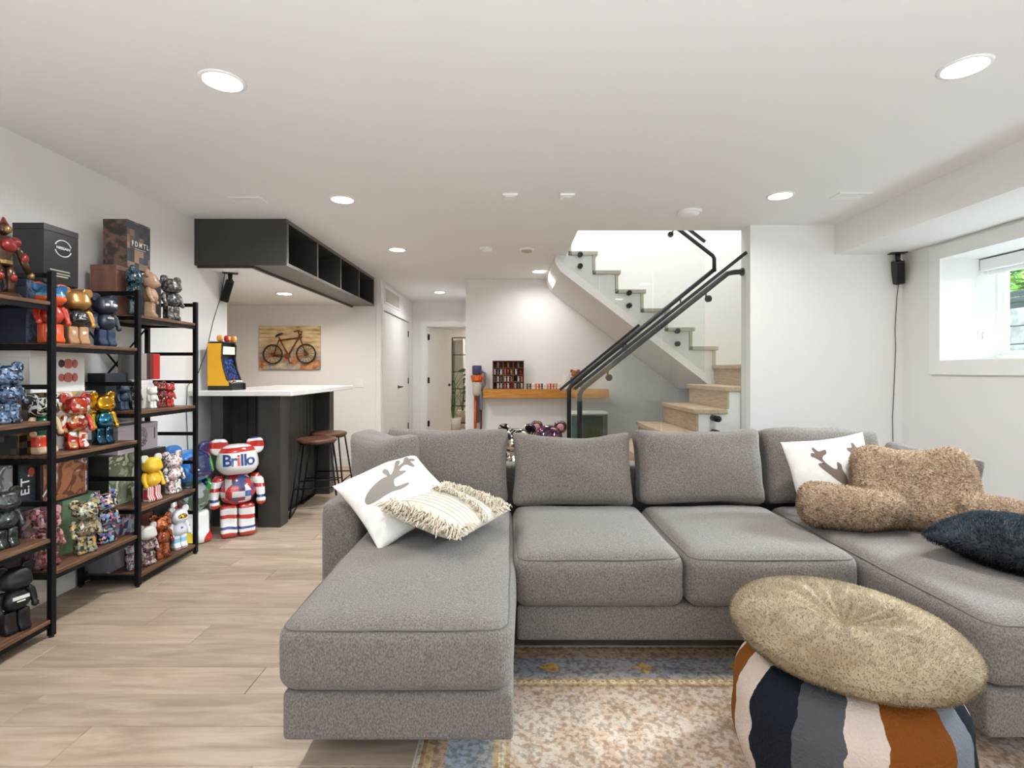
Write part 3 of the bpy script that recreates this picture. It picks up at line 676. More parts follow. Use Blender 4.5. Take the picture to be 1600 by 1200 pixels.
for s, k in ((-1, 'legL'), (1, 'legR')):
    UM[k] = to_mesh('leg', shift(rbox(.155, .165, .325, .035, 6, lambda p, q: Vector((p.x, p.y-(.05*max(0, 1-((p.z+.12)/.06)**2) if p.y < 0 and p.z < -.06 else 0), p.z))), (s*.082, 0, .1625)), True)
def bear(label, x, y, z, h, deg, m, head=None, ear=None, torso=None, arm=None, leg=None, group='collectible bear figurines', cat='figurine'):
    """deg = 0 faces +X, negative turns towards the camera"""
    t = thing('bear_figurine', label, cat, (x, y, z), math.radians(90+deg), group, h)
    for k, mm in (('head', head), ('earL', ear or head), ('earR', ear or head), ('torso', torso), ('armL', arm), ('armR', arm), ('legL', leg), ('legR', leg)):
        o = bpy.data.objects.new(k.rstrip('LR'), UM[k]); COL.objects.link(o); o.parent = t
        if not UM[k].materials: UM[k].materials.append(None)
        o.material_slots[0].link = 'OBJECT'; o.material_slots[0].material = mm or m
    return t
def G(name, c, **k): return mat('toy_'+name, c, k.pop('rough', .22), coat=k.pop('coat', .5), **k)
# one-mesh version for thumb-sized bears
bmT = B()
def addb(b2):
    tmp = bpy.data.meshes.new('q'); b2.to_mesh(tmp); b2.free(); bmT.from_mesh(tmp); bpy.data.meshes.remove(tmp)
addb(shift(ball(.165, .15, .16, 10, headfn, .8), (0, 0, .775))); addb(shift(ball(.135, .12, .165, 10), (0, 0, .475)))
for s in (-1, 1):
    addb(shift(ball(.075, .05, .075, 8), (s*.14, .01, .925))); addb(tb([(s*.12, 0, .59), (s*.165, -.01, .53), (s*.17, -.06, .36)], [.035, .042, .04], 6))
    addb(shift(rbox(.15, .18, .325, .035, 1), (s*.082, -.01, .1625)))
TINY = to_mesh('tiny_bear', bmT, True); TINY.materials.append(None)
tinycols = [G('t_white', 'e8e4dc'), G('t_black', '1b1b1d'), G('t_red', 'b3261e'), G('t_tan', 'b58a5c'), G('t_pink', 'd98f96'), G('t_grey', '77777a'), G('t_gold', 'c9a04a', metal=1), G('t_orange', 'd06a22')]
cname = ['white', 'black', 'red', 'tan', 'pink', 'grey', 'gold', 'orange']
def tiny(x, y, z, h, ci, label, group):
    o = bpy.data.objects.new('tiny_bear', TINY); COL.objects.link(o); o.location = (x, y, z); o.scale = (h,)*3
    o.material_slots[0].link = 'OBJECT'; o.material_slots[0].material = tinycols[ci]
    tag(o, label, 'figurine', group)
rowsN = ['top', 'second', 'third', 'bottom']; colsN = ['left', 'middle', 'right']
content = {0: [[3], [6], [5]], 1: [[0, 5, 0], [4, 6, 3], [0, 2]], 2: [[5, 0, 5], [0, 0, 3], [1, 0, 4]], 3: [[1, 0, 0], [4, 0, 2], [0, 5, 0]]}
for r in range(4):
    for c in range(3):
        items = content[r][c]; n = len(items); w = (cx1-cx0-.008)/3
        for i, ci in enumerate(items):
            xx = cx0+.008+w*c+(w-.008)*(i+.5)/n if n > 1 else cx0+.004+w*(c+.5)
            pos = {1: '', 2: ['left of two ', 'right of two '][i % 2], 3: ['left ', 'middle ', 'right '][i]}[n]
            tiny(xx, 6.635, cz0+.008+(cz1-cz0-.008)*(3-r)/4, .070, ci, 'tiny %s bear, %sin the %s row %s cell of the display box' % (cname[ci], pos, rowsN[r], colsN[c]), 'tiny bears in the display box')
ordn = ['first', 'second', 'third', 'fourth', 'fifth', 'sixth', 'seventh', 'eighth', 'ninth', 'tenth', 'eleventh', 'twelfth']
for i, ci in enumerate([1, 1, 0, 7, 2, 1, 0, 4, 2, 7, 3, 0]):
    tiny(  .195+.0365*i, 6.62, .985, .074, ci, 'tiny %s bear on the floating shelf, %s right of the display box' % (cname[ci], ordn[i]), 'tiny bears in a row on the floating shelf')
WOODB = G('woodbear', 'a5622d', rough=.4, coat=.2, c2='7d4420', vscale=5, stretch=(1, 1, 4))
bear('brown wooden bear figurine at the right of the floating shelf behind the handrails', .80, 6.64, .985, .25, -90, WOODB)

# ------------------------------------------------------------------ vacuum, aquarium, mirror, plant
v = thing('stick_vacuum', 'cordless stick vacuum with orange tube hung at the corner by the doorway', 'vacuum', (-.45, 6.66, .03))
PUR = mat('purple_plastic', '4a4468', .3); ORN = mat('orange_plastic', 'd2601c', .3); GRY = mat('grey_plastic', '6f6f74', .35); CLR = mat('smoky_bin', 'bfb9b0', .15)
vx, vy = -.445, 6.66
obj('motor_cap', lathe(B(), [(0, 1.285), (.055, 1.285), (.062, 1.27), (.062, 1.18), (.05, 1.165), (0, 1.165)], 24, (vx, vy, 0)), PUR, v, True)
cy_ = obj('cyclone_ring', lathe(B(), [(.03, 1.17), (.066, 1.16), (.072, 1.10), (.05, 1.07), (.02, 1.07)], 24, (vx, vy, 0)), ORN, v)
for k in range(10):
    a = 2*PI*k/10; obj('cyclone', tb([(vx+.066*math.cos(a), vy+.066*math.sin(a), 1.16), (vx+.055*math.cos(a), vy+.055*math.sin(a), 1.075)], [.017, .008], 8), ORN, cy_, True)
obj('dust_bin', lathe(B(), [(.05, 1.08), (.056, 1.07), (.056, .93), (.045, .90), (0, .90)], 24, (vx, vy, 0)), CLR, v, True)
obj('handle', tb([(vx+.05, vy, 1.21), (vx+.10, vy+.0, 1.19), (vx+.10, vy, 1.05), (vx+.06, vy, .96)], .014, 10), GRY, v, True)
obj('trigger', bx(vx+.07, vx+.085, vy-.01, vy+.01, 1.10, 1.15, .003), ORN, v)
obj('battery', bx(vx+.035, vx+.075, vy-.03, vy+.03, .72, .93, .012, 2), GRY, v)
obj('tube', tb([(vx-.02, vy, .93), (vx-.02, vy, .16)], .02, 14), mat('copper_orange_tube', 'c05628', .3, .4), v, True)
obj('cleaner_head', bx(vx-.14, vx+.10, vy-.09, vy+.05, .03, .12, .02, 3), GRY, v)
obj('wall_dock', bx(vx-.03, vx+.03, vy+.06, 6.77, .55, .95, .008), GRY, v)
obj('attachment', tb([(vx+.05, vy+.02, .72), (vx+.05, vy+.02, .40), (vx+.055, vy, .30)], [.018, .014, .02], 10), mat('dark_red_plastic', '5b2230', .3), v, True)

aq = thing('aquarium', 'small glass aquarium with teal water and a plant on a white stand', 'aquarium', (.92, 6.35, 0))
obj('stand', bx(.70, 1.14, 6.20, 6.52, .0, .32, .005), TRIM, aq)
obj('tank', slab([.705, .713, 1.127, 1.135], [6.215, 6.223, 6.497, 6.505], {(1, 1)}, .32, .70, 'xy'), GLASS, aq)
obj('back_panel', bx(.714, 1.126, 6.485, 6.496, .325, .66), mat('teal_backing', '4f8588', .4, c2='6f9fa0', vscale=4), aq)
obj('lid', bx(.70, 1.14, 6.21, 6.51, .70, .725, .005), TRIM, aq)
obj('gravel', bx(.714, 1.126, 6.224, 6.484, .322, .37, .01), mat('aquarium_gravel', '8a7d68', .9, c2='b3a58c', vscale=60), aq)
pb = B(); rnd = random.Random(4)
for i in range(60):
    a = rnd.random()*6.28; r = rnd.random()*.12; hh = .10+.16*rnd.random(); x = .94+r*math.cos(a)*.9; y = 6.35+r*math.sin(a)*.6
    tube(pb, [(x, y, .36), (x+.02*math.cos(a), y, .36+hh*.6), (x+.05*math.cos(a*3), y+.02, .36+hh)], [.004, .006, .002], 4)
obj('water_plant', pb, mat('water_plant_green', '5d6b4a', .6, c2='8a7a5a', vscale=30), aq, kind='stuff')

mr = thing('leaning_mirror', 'tall black framed mirror divided into panes in the far room', 'mirror', (-.8, 11.2, .05))
mx0, mx1, mz0, mz1 = -1.27, -.35, .10, 1.92
for c in range(3):
    for r in range(5):
        if c == 2 and 0: pass
        w = (mx1-mx0)/3; hh = (mz1-mz0)/5
        obj('mirror_pane', bx(mx0+w*c, mx0+w*(c+1), 11.205, 11.215, mz0+hh*r, mz0+hh*(r+1)), MIRROR, mr)
for c in range(4): xx = mx0+(mx1-mx0)*c/3; obj('muntin', bx(xx-.008, xx+.008, 11.19, 11.206, mz0, mz1), BLACK, mr)
for r in range(6): zz = mz0+(mz1-mz0)*r/5; obj('muntin', bx(mx0, mx1, 11.192, 11.206, zz-.008, zz+.008), BLACK, mr)
obj('backing', bx(mx0, mx1, 11.215, 11.235, .05, mz1), TRIM, mr)

pp = thing('potted_plant', 'leafy green potted plant in the far room beside the open door', 'plant', (-1.15, 10.25, 0))
obj('pot', lathe(B(), [(0, 0), (.13, 0), (.16, .30), (.15, .30), (.14, .26), (0, .26)], 24, (-1.15, 10.25, 0)), mat('white_pot', 'dedad2', .4), pp, True)
PLF = mat('dark_green_leaf', '3f6a2c', .4, c2='5c8a3c', vscale=6)
rnd = random.Random(11)
for i in range(8):
    zt = .62+.085*i; a = [.2, 2.6, -.5, .5, 3.3, -.2, .3, 1.0][i]
    tip = Vector((-1.15+.20*math.cos(a), 10.25+.1*math.sin(a)-.05, zt))
    stl = obj('stem', tb([(-1.15, 10.25, .26), (-1.15+.05*math.cos(a), 10.25, zt-.2), tip], [.008, .006, .004], 6), PLF, pp, True)
    out_ = Vector((math.cos(a), math.sin(a)*.4-.3, 0)).normalized()
    for k in range(5):
        an = (k-2)*.55; d = (out_*math.cos(an)+Vector((-out_.y, out_.x, 0))*math.sin(an)+Vector((0, 0, .55-.12*abs(k-2)))).normalized()
        sd = d.cross(Vector((.3*math.sin(i*2.1+k), 1, .5*math.cos(i+k)))).normalized(); L = .19-.02*abs(k-2); bm = B(); p0 = tip-Vector((0, 0, .01)); V_ = []
        for q, w in ((0, .004), (.3, .022), (.6, .026), (.85, .014), (1, .001)):
            c_ = p0+d*L*q-Vector((0, 0, .05*q*q)); V_.append([bm.verts.new(c_-sd*w), bm.verts.new(c_-Vector((0, 0, .006*w/.026))), bm.verts.new(c_+sd*w)])
        for A_, C_ in zip(V_, V_[1:]):
            for j in (0, 1): bm.faces.new((A_[j], A_[j+1], C_[j+1], C_[j]))
        obj('leaf', bm, PLF, stl, True)
# ------------------------------------------------------------------ bookshelf: four ladder frames, three staggered bays
bs = thing('bookshelf', 'long open bookshelf of black steel ladder frames and rustic brown boards', 'bookshelf', (-2.27, 2.68, 0))
FY = [1.855, 2.405, 2.959, 3.498]; XF, XB = -2.11, -2.43; hw = .0125
RH = [1.655, 1.515, 1.33, 1.145, .965, .80, .61, .425, .275, .055]
for y in FY:
    for x in (XF, XB):
        p = obj('post', bx(x-hw, x+hw, y-hw, y+hw, .008, 1.675, .002), BLACK, bs)
        obj('foot', lathe(B(), [(0, 0), (.011, 0), (.009, .009), (0, .009)], 12, (x, y, 0)), BLK, p)
    for z in RH: obj('rung', bx(XB+hw, XF-hw, y-.010, y+.010, z-.011, z+.011), BLACK, bs)
    obj('top_rung', bx(XB+hw, XF-hw, y-.0115, y+.0115, 1.652, 1.675), BLACK, bs) if 0 else None
BAYS = {'A': (0, [.085, .455, .990, 1.535]), 'B': (1, [.297, .830, 1.347]), 'C': (2, [.067, .437, .990, 1.535])}
def zt(b, i): return BAYS[b][1][i]
for b, (i, zs) in BAYS.items():
    y0, y1 = FY[i]+hw, FY[i+1]-hw
    for z in zs:
        s_ = obj('shelf_board', bx(XB-.008, XF+.008, y0+.001, y1-.001, z-.018, z, .002), SHELFWOOD, bs, label='rustic brown wood board')
        obj('shelf_edge', bx(XF-.014, XF+.002, y0, y1, z-.040, z-.018), BLACK, s_); obj('shelf_edge', bx(XB, XB+.016, y0, y1, z-.040, z-.018), BLACK, s_)
    for za, zb in ((1.03, 1.49), (.50, .95)) if b != 'B' else ((.86, 1.30),):
        for q in ((za, zb), (zb, za)): obj('brace', tb([(XB-.006, y0, q[0]), (XB-.006, y1, q[1])], .006, 6), BLACK, bs)

# ------------------------------------------------------------------ boxes
def cbox(label, y0, y1, z0, z1, xf, dep, m, art=None, inset=.0, sides=None, group='collectible figure boxes on the bookshelf'):
    t = thing('figure_box', label, 'box', (xf-dep/2, (y0+y1)/2, z0), 0, group)
    obj('carton', bx(xf-dep, xf, y0, y1, z0, z1-.03, .0015), m, t)
    obj('lid', bx(xf-dep-.0008, xf+.0008, y0-.0008, y1+.0008, z1-.03, z1, .0015), m, t)
    if art: obj('front_print', bx(xf+.0006, xf+.0016, y0+inset+.001, y1-inset-.001, z0+inset+.001, z1-inset-.001), art, t, label='printed front')
    if sides: obj('side_print', bx(xf-dep+.002, xf-.002, y0-.0018, y0-.0008, z0+.002, z1-.002), sides, t)
    return t
def word(t, s, size, x, y, z, m, bold=.0, roll=0, name='lettering', sy=1):
    b = text_bm(s, size, .0005, bold); xf(b, Matrix.Diagonal((1, sy, 1, 1)))
    return obj(name, xf(b, Matrix.Translation((x+.0025, y, z)) @ FX @ Matrix.Rotation(roll, 4, 'Z')), m, t)
INK = mat('white_ink', 'ececec', .5); DARKINK = mat('dark_ink', '35353a', .6); PALEINK = mat('pale_ink', 'b9b4a8', .5)
NB = mat('black_gloss_card', '1c1c1d', .28); NAVY = mat('navy_card', '1b2233', .5, c2='27304a', vscale=14)
zB = zt('B', 2)
t = cbox('dark navy box with a starry front behind the orange bear, second shelf bay', 2.43, 2.60, zB, 1.642, -2.25, .14, NAVY, pat('starry_print', ['20283c', '333f5c', '465578', '1a2030'], 'noise', 22, .4, 0, .2))
cbox('box printed with blue sky and red desert behind the gold bear', 2.607, 2.795, zB, 1.642, -2.25, .14, mat('brown_card', '3a1b14', .5),
     pat('sky_over_desert', ['54200f', '7a321c', '8a4a34', '3aa0cf', '2c5d96', '2a3f68'], 'bands', 3.4, .4, 0, .2, .05, [0, .3, .55, .62, .7, .85], 2, .42))
t = cbox('large plain black box with a white ring emblem, standing on the boxes at upper left', 2.505, 2.705, 1.643, 1.927, -2.235, .15, NB)
ey, ez = 2.612, 1.826
em = obj('emblem_ring', tb([(-2.2335, ey+.048*math.cos(a), ez+.040*math.sin(a)) for a in [math.radians(18+6*k) for k in range(25)]], .0026, 6), INK, t)
obj('emblem_ring', tb([(-2.2335, ey+.048*math.cos(a), ez+.040*math.sin(a)) for a in [math.radians(198+6*k) for k in range(25)]], .0026, 6), INK, t)
word(t, 'NISSAN', .024, -2.235, ey, ez, INK, .0006, name='emblem_lettering', sy=.75)
for z, s, y in ((1.712, .012, 2.592), (1.697, .008, 2.612), (1.685, .008, 2.600)): obj('small_print', bx(-2.2345, -2.2335, y-s*4.5, y+s*5, z-.003, z+.003), PALEINK, t)
zC = zt('C', 3)
BRW = mat('woodgrain_card', '6f4a3f', .5, c2='8a6052', vscale=5, stretch=(3, 3, 1))
t = cbox('tall brown wood grain box on the top shelf, under the dark patterned one', 2.985, 3.165, zC, 1.823, -2.25, .15, BRW)
PATCH = pat('patchwork_print', ['2b2d33', '43444b', '5d4d45', '806552', '383c48', '9a7b63'], 'cells', 26, .4, 0, .2)
t = cbox('dark patchwork box topmost on the brown box, with white lettering', 3.06, 3.255, 1.824, 2.105, -2.245, .14, mat('dark_patch_card', '3a3532', .5, c2='6d5549', vscale=18), PATCH, 0, mat('patch_side', '37322f', .5, c2='74594c', vscale=24, lo=.45, hi=.6))
word(t, 'F D M T L', .034, -2.2435, 3.165, 1.972, INK, .0006, sy=1.25)
obj('small_print', bx(-2.2435, -2.2425, 3.12, 3.215, 1.944, 1.948), PALEINK, t)
t = cbox('blue grey box behind the beige and grey bears on the top shelf', 3.172, 3.375, zC, 1.80, -2.255, .14, mat('blue_grey_card', '3d4a5a', .5, c2='2c3644', vscale=20))
# bay B, middle shelf
zB = zt('B', 1)
RETRO = pat('retro_comic_print', ['2a2622', '8a7a3a', '3b3a36', 'b59a4a', '5c4a3a', '20242c', '6b6a63'], 'cells', 34, .4, 0, .3)
cbox('dark box with retro yellow print on the middle shelf, behind the round eared bear', 2.42, 2.562, zB, 1.112, -2.275, .13, mat('retro_side', '2a2620', .5, c2='8c7a3c', vscale=26, lo=.45, hi=.58), RETRO, 0, RETRO)
cbox('white box with collage print behind the red armoured bear', 2.567, 2.835, zB, 1.112, -2.25, .14, mat('pale_card', 'cfcdc8', .5), pat('collage_print', ['d9d6d0', 'c9a44a', '3a3a3e', 'd9d6d0', '8d8a86', 'd9d6d0'], 'voronoi', 16, .4, 0, .2, .8))
t = cbox('white box lying on its side with two small red printed bears', 2.45, 2.765, 1.113, 1.315, -2.25, .15, mat('white_card', 'e6e4e1', .5))
RP = mat('red_print', 'c26a62', .5); 
for k, zc in enumerate((1.255, 1.185)):
    for dy, sx, sz, mm in ((-.045, .03, .04, DARKINK if k == 0 else RP), (-.005, .05, .05, RP), (.035, .03, .045, RP)):
        bm = B(); prism(bm, [(2.665+dy+sx*.6*math.cos(2*PI*q/14), zc+sz*.5*math.sin(2*PI*q/14)) for q in range(14)], 'x', -2.2492, -2.2482)
        obj('printed_bear', bm, mm, t)
cbox('small teal box on the middle shelf behind the gold and blue bear', 2.842, 2.93, zB, .93, -2.25, .10, mat('teal_card', '2f7f93', .4), mat('teal_pane', '48a5bd', .3))
# bay C, third shelf
zC = zt('C', 2)
cbox('slate blue box on the middle shelf behind the dark blue bear', 2.98, 3.155, zC, 1.205, -2.31, .10, mat('slate_card', '2c3238', .5), mat('slate_front', '363e46', .5))
cbox('low white box under the red and grey box on the middle shelf', 3.162, 3.285, zC, 1.165, -2.25, .12, mat('white_card', 'e6e4e1', .5))
cbox('red and grey printed box topmost beside the end frame', 3.162, 3.345, 1.166, 1.325, -2.245, .13, mat('grey_card', '8d8886', .5),
     pat('red_strip_print', ['9a9592', '9a9592', '3c2320', '6d2b24', 'c62b31', 'c62b31'], 'bands', 5.4, .35, 0, .3, .0, None, 1, .5))
# bay C, second shelf
zC = zt('C', 1)
MAPP = pat('sepia_map_print', ['b9b79f', '8d927a', '5d6650', 'c9c6ae', 'a2a68c'], 'noise', 9, .45, 0, .1, .3)
cbox('large green sepia box on the lower shelf beside the yellow bear', 2.98, 3.19, zC, .728, -2.29, .12, mat('olive_dark_card', '33382c', .5), MAPP)
cbox('black box behind the yellow bear on the lower shelf', 3.197, 3.41, zC, .728, -2.25, .13, NB)
t = cbox('pale lavender box with a round dark print, lying on two boxes', 3.03, 3.37, .729, .895, -2.275, .13, mat('lavender_card', 'c3b6bd', .5))
MED = pat('medallion_print', ['c3b6bd', '4a4248', 'b6a8b0', '5d525a'], 'noise', 42, .5, 0, 0, .3)
obj('medallion', pr([(3.23+.045*math.cos(2*PI*k/24), .812+.06*math.sin(2*PI*k/24)) for k in range(24)], 'x', -2.2743, -2.2733), MED, t)
obj('small_print', bx(-2.2743, -2.2733, 3.335, 3.342, .79, .86), DARKINK, t)
# bay B, lower shelf
zB = zt('B', 0)
t = cbox('plum crystal print box behind the pink crystal bear', 2.425, 2.612, zB, .566, -2.27, .12, mat('plum_card', '4a3640', .5), pat('crystal_print', ['5a3f4c', '8a5a68', '6f6a80', 'a8848e', '3a2c38'], 'voronoi', 26, .2, 0, .6))
GRN = mat('sage_green_card', '6f8a6a', .5)
t = cbox('sage green box behind the flower covered bears on the lower shelf', 2.622, 2.858, zB, .566, -2.245, .14, GRN)
obj('corner_print', bx(-2.2442, -2.2432, 2.74, 2.857, .50, .535), mat('sky_blue_print', '3f86b0', .4, c2='5f9f9f', vscale=9), t)
obj('heart_print', pr([(2.838+.012*math.cos(2*PI*k/12), .492+.014*math.sin(2*PI*k/12)) for k in range(12)], 'x', -2.2435, -2.2425), mat('red_print2', 'a02a3c', .4), t)
t = cbox('dark box with white rotated lettering lying on the plum crystal box', 2.42, 2.505, .567, .785, -2.275, .13, mat('night_card', '15171d', .45), pat('night_print', ['14171f', '1c2430', '26303c', '141418'], 'noise', 14, .35, 0, .3))
word(t, 'E.T.', .062, -2.2734, 2.450, .685, INK, .0008, PI/2)
obj('red_print', pr([(2.482+.016*math.cos(2*PI*k/16), 2*0+.74+.022*math.sin(2*PI*k/16)) for k in range(16)], 'x', -2.2734, -2.2724), mat('red_glow_print', 'a8402c', .4), t)
t = cbox('orange framed picture box marked 13 lying on the green box', 2.511, 2.795, .567, .79, -2.255, .14, mat('night_card2', '2a2126', .4), pat('brown_portrait', ['8a543a', 'b0714f', '6b3c2a', 'a5694a', 'd8cfd0', '4a5a82'], 'noise', 6.5, .3, 0, .4, .35), .012)
obj('picture_frame', slab([2.522, 2.527, 2.765, 2.770], [.577, .582, .775, .78], {(1, 1)}, -2.2532, -2.2522, 'yz'), mat('copper_line', 'b87a52', .3, .6), t)
word(t, '13', .07, -2.2530, 2.545, .62, INK, .001, -.7)
# bay C, bottom shelf
zC = zt('C', 0)
cbox('lilac grey box at the left end of the bottom shelf', 2.98, 3.10, zC, .205, -2.29, .12, mat('lilac_card', '7c7a86', .5), mat('lilac_front', '9a97a2', .5))
MULTI = pat('confetti_print', ['7a5a6a', 'b0aab5', '3f5a8a', 'a83a4a', '8a9aa0', 'd0cdd0'], 'voronoi', 30, .2, 0, .6)
cbox('many coloured confetti print box on the lilac box', 2.98, 3.19, .206, .405, -2.285, .12, mat('confetti_side', '4c4650', .5), MULTI)
cbox('copper red box behind the copper bear on the bottom shelf', 3.197, 3.29, zC, .402, -2.25, .12, mat('copper_card', '5d2a20', .5, c2='8a4632', vscale=30))
cbox('matt black box behind the white space suit bear on the bottom shelf', 3.297, 3.45, zC, .395, -2.25, .12, mat('matt_black_card', '121214', .6))
# bay A
cbox('plain grey box behind the dark camouflage bear in the nearest bay', 2.20, 2.385, zt('A', 1), .79, -2.27, .12, mat('grey_card2', '8b8a88', .5), pat('grey_photo', ['a5a3a0', '8d8b89', '5a5957', 'b1afac'], 'noise', 9, .5, 0, 0))

# ------------------------------------------------------------------ bears on the bookshelf
ORG = G('orange', 'd9531c'); RED = G('red', 'b8321f')
GOLD = G('gold_satin', 'b98a4e', metal=.75, rough=.3); DGOLD = G('gold_pale', 'b58a62')
BKL = G('black', '17171a')
b = bear('orange bear with a blue capped head, beside the first tall post', -2.165, 2.462, zt('B', 2), .285, -18, ORG,
     head=pat('orange_blue_head', ['d9531c', 'd9531c', '4aa6c9', '1f5f8f'], 'bands', 2.5, .2, 0, .6, .04, [0, .3, .50, .60], 2, -1.5), torso=RED, arm=RED, leg=ORG)
b = bear('satin gold bear wearing a black vest, third from left on its shelf', -2.165, 2.61, zt('B', 2), .285, -22, GOLD, torso=BKL, leg=DGOLD)
obj('vest_print', shift(bx(-.07, .07, -.157, -.150, .44, .54, .01), (0, 0, 0)), mat('vest_print', 'b9b9b9', .4, c2='17171a', vscale=28, lo=.48, hi=.52), b, world=False)
b = bear('dark navy bear with a white snout, standing by the second tall post', -2.165, 2.79, zt('B', 2), .28, -15, G('navy', '1b2638', rough=.4, coat=.2), leg=pat('denim', ['1b2942', '24375a', '1a2438'], 'noise', 14, .6, 0, 0))
for s in (-1, 1): obj('eye_patch', ball(.045, .02, .03, 10), INK, b, True, False, loc=(s*.075, -.165, .78))
obj('chest_print', bx(-.06, .06, -.156, -.148, .52, .55), PALEINK, b, world=False)
SPK = pat('teal_speckle', ['10242e', '1a3c4a', '0c1c24', '3a6a7c', '15303c'], 'voronoi', 46, .25, 0, .5)
bear('teal speckled bear on the top shelf before the brown box, seen from the side', -2.175, 3.015, zt('C', 3), .285, 35, SPK)
WD = G('beech', 'b8977a', rough=.45, coat=.1, c2='a8866a', vscale=4, stretch=(1, 1, 5))
bear('pale beech wood bear on the top shelf, between two dark bears', -2.17, 3.145, zt('C', 3), .285, 25, WD)
GRYC = pat('charcoal_lace', ['2a2a2c', '5a5654', '8a8682', '1b1b1d', '474443'], 'voronoi', 26, .3, .2, .4)
bear('charcoal lace patterned bear on the top shelf nearest the end frame', -2.165, 3.335, zt('C', 3), .285, -15, GRYC)
BCAM = pat('blue_crystal', ['27374f', '4a6286', '8fa3bb', '1a2434', '6a82a2'], 'voronoi', 24, .15, .3, .8)
bear('glossy blue crystal bear at the left edge of the picture', -2.19, 2.275, zt('A', 2), .27, -10, BCAM)
MBW = pat('white_on_black', ['17171a', '17171a', 'e4e1dc', '17171a'], 'noise', 6, .2, 0, .6)
bear('black and white headed bear with cream arms, green shorts and red legs', -2.20, 2.465, zB+.533, .28, -12, G('cream', 'd2b08e'), head=MBW, torso=G('green', '1f6a4a'), leg=pat('red_and_skin_legs', ['d23a1e', 'd23a1e', 'd2b08e'], 'bands', 3.2, .2, 0, .5, 0, [0, .3, .52], 2, .6), arm=G('cream', 'd2b08e'))
IRON = pat('red_armour', ['a3281e', 'c84a24', 'b8331f', 'b98a5a', '8a1f1c', 'd9d2c8'], 'voronoi', 11, .12, .45, .9)
bear('glossy red armoured bear in front of the white collage box', -2.165, 2.605, zt('B', 1), .28, -22, IRON)
bear('chrome gold bear with a metallic blue body, right end of its shelf', -2.165, 2.775, zt('B', 1), .28, -14, G('chrome_gold', 'd9a520', metal=1, rough=.12), torso=G('chrome_blue', '2f7f9f', metal=1, rough=.12), leg=G('chrome_navy', '1f4a60', metal=1, rough=.15))
zC = zt('C', 2)
bear('small dark blue bear before the slate box', -2.235, 3.015, zC, .165, -10, G('deep_blue', '24364f', rough=.4, coat=.2))
bear('small charcoal bear next to the dark blue one, by the second post', -2.235, 3.105, zC, .175, -10, GRYC)
bear('small white bear in front of the low white box', -2.19, 3.195, zC, .135, -15, G('white', 'dedad4'))
MAR = pat('maroon_beads', ['5a1f1c', '8a2f28', '2a1412', 'a85a4a', '3a1a18'], 'voronoi', 30, .25, .1, .5)
bear('maroon beaded bear right of the small white bear', -2.20, 3.282, zC, .165, -15, MAR)
bear('bright red black dotted bear at the right end of the middle shelf', -2.185, 3.345, zC, .155, -15, pat('red_dots', ['a82622', 'c2322a', '2a1212', 'b02a26'], 'voronoi', 34, .25, 0, .5))
zC = zt('C', 1)
YB_ = G('popcorn_yellow', 'e8b820')
bear('yellow popcorn bear with red and white striped legs', -2.165, 3.155, zC, .28, -12, YB_, ear=G('clear_white', 'd9d6c8'), leg=pat('red_white_stripes', ['c2242c', 'ece6e0'], 'bands', 22, .3, 0, .4, 0, [0, .5], 0, 0))
TAT = pat('tattoo_sketch', ['d9d3cf', 'd9d3cf', '4a4648', 'c99a9a', 'e4dfda', '77706e'], 'voronoi', 19, .25, 0, .5, .9)
bear('white bear with black sketch tattoos near the end frame', -2.165, 3.35, zC, .27, -18, TAT)
zB = zt('B', 0)
PINK = pat('pink_crystal', ['8a4a50', 'b0747a', '6a3038', 'd0a0a0', '57222c'], 'voronoi', 20, .1, .1, .9)
bear('pink crystal bear on the lower shelf half hidden by the first post', -2.19, 2.468, zB, .28, -10, PINK)
FLW = pat('camouflage_flowers', ['5a5a4a', '8a8a70', 'c9c4a0', '3a3a34', 'a5a59a', 'd9b060'], 'voronoi', 22, .15, .15, .8)
bear('silvery flower camouflage bear before the sage green box', -2.165, 2.66, zB, .275, -22, FLW, torso=pat('amber_belly', ['a8742a', '8a8a80', '6a5a34', 'c9c4b4', 'd09a3a'], 'noise', 7, .1, .3, .9))
FL2 = pat('flower_smileys', ['15151c', '15151c', '6a6fb0', 'c97a90', 'd9d0a0', '15151c', '7fb0c0', '4a4a80'], 'voronoi', 24, .2, 0, .6, .2)
bear('black bear covered in small coloured flowers, beside the camouflage bear', -2.185, 2.815, zB, .28, -15, FL2)
zC = zt('C', 0)
bear('tiny blue and red bear on the bottom shelf near the second post', -2.20, 3.035, zC, .15, -15, pat('blue_red_small', ['3f6a8a', '9aa8b8', 'a84a4a', 'd0b8a8'], 'voronoi', 16))
bear('white headed bear with an oriental patterned body behind the second post', -2.165, 3.115, zC, .245, -15, pat('porcelain_body', ['a89a98', '5a4a58', '8a4a48', 'c9bdb4', '4a4040'], 'voronoi', 22), head=G('white', 'dedad4'))
COP = pat('copper_engraved', ['a8552a', '8a3f1e', 'c4703c', '6a2f18', 'b0602f'], 'voronoi', 24, .2, .6, .6)
bear('engraved copper bear on the bottom shelf', -2.165, 3.235, zC, .275, -20, COP)
b = bear('white space suit bear with a gold visor on the bottom shelf', -2.16, 3.40, zC, .275, -22, G('suit_white', 'dcdce0'), leg=pat('suit_legs', ['8ac0d8', 'dcdce0', 'b8323a', 'dcdce0'], 'bands', 3.0, .3, 0, .5, .0, [0, .28, .62, .68], 2, .0+.5))
obj('visor', ball(.12, .06, .075, 16), G('visor_gold', 'c9a030', metal=1, rough=.1), b, True, False, loc=(0, -.135, .765))
obj('badge', bx(-.05, .0, -.158, -.150, .50, .54), mat('suit_badge', '2f5a9a', .4), b, world=False)
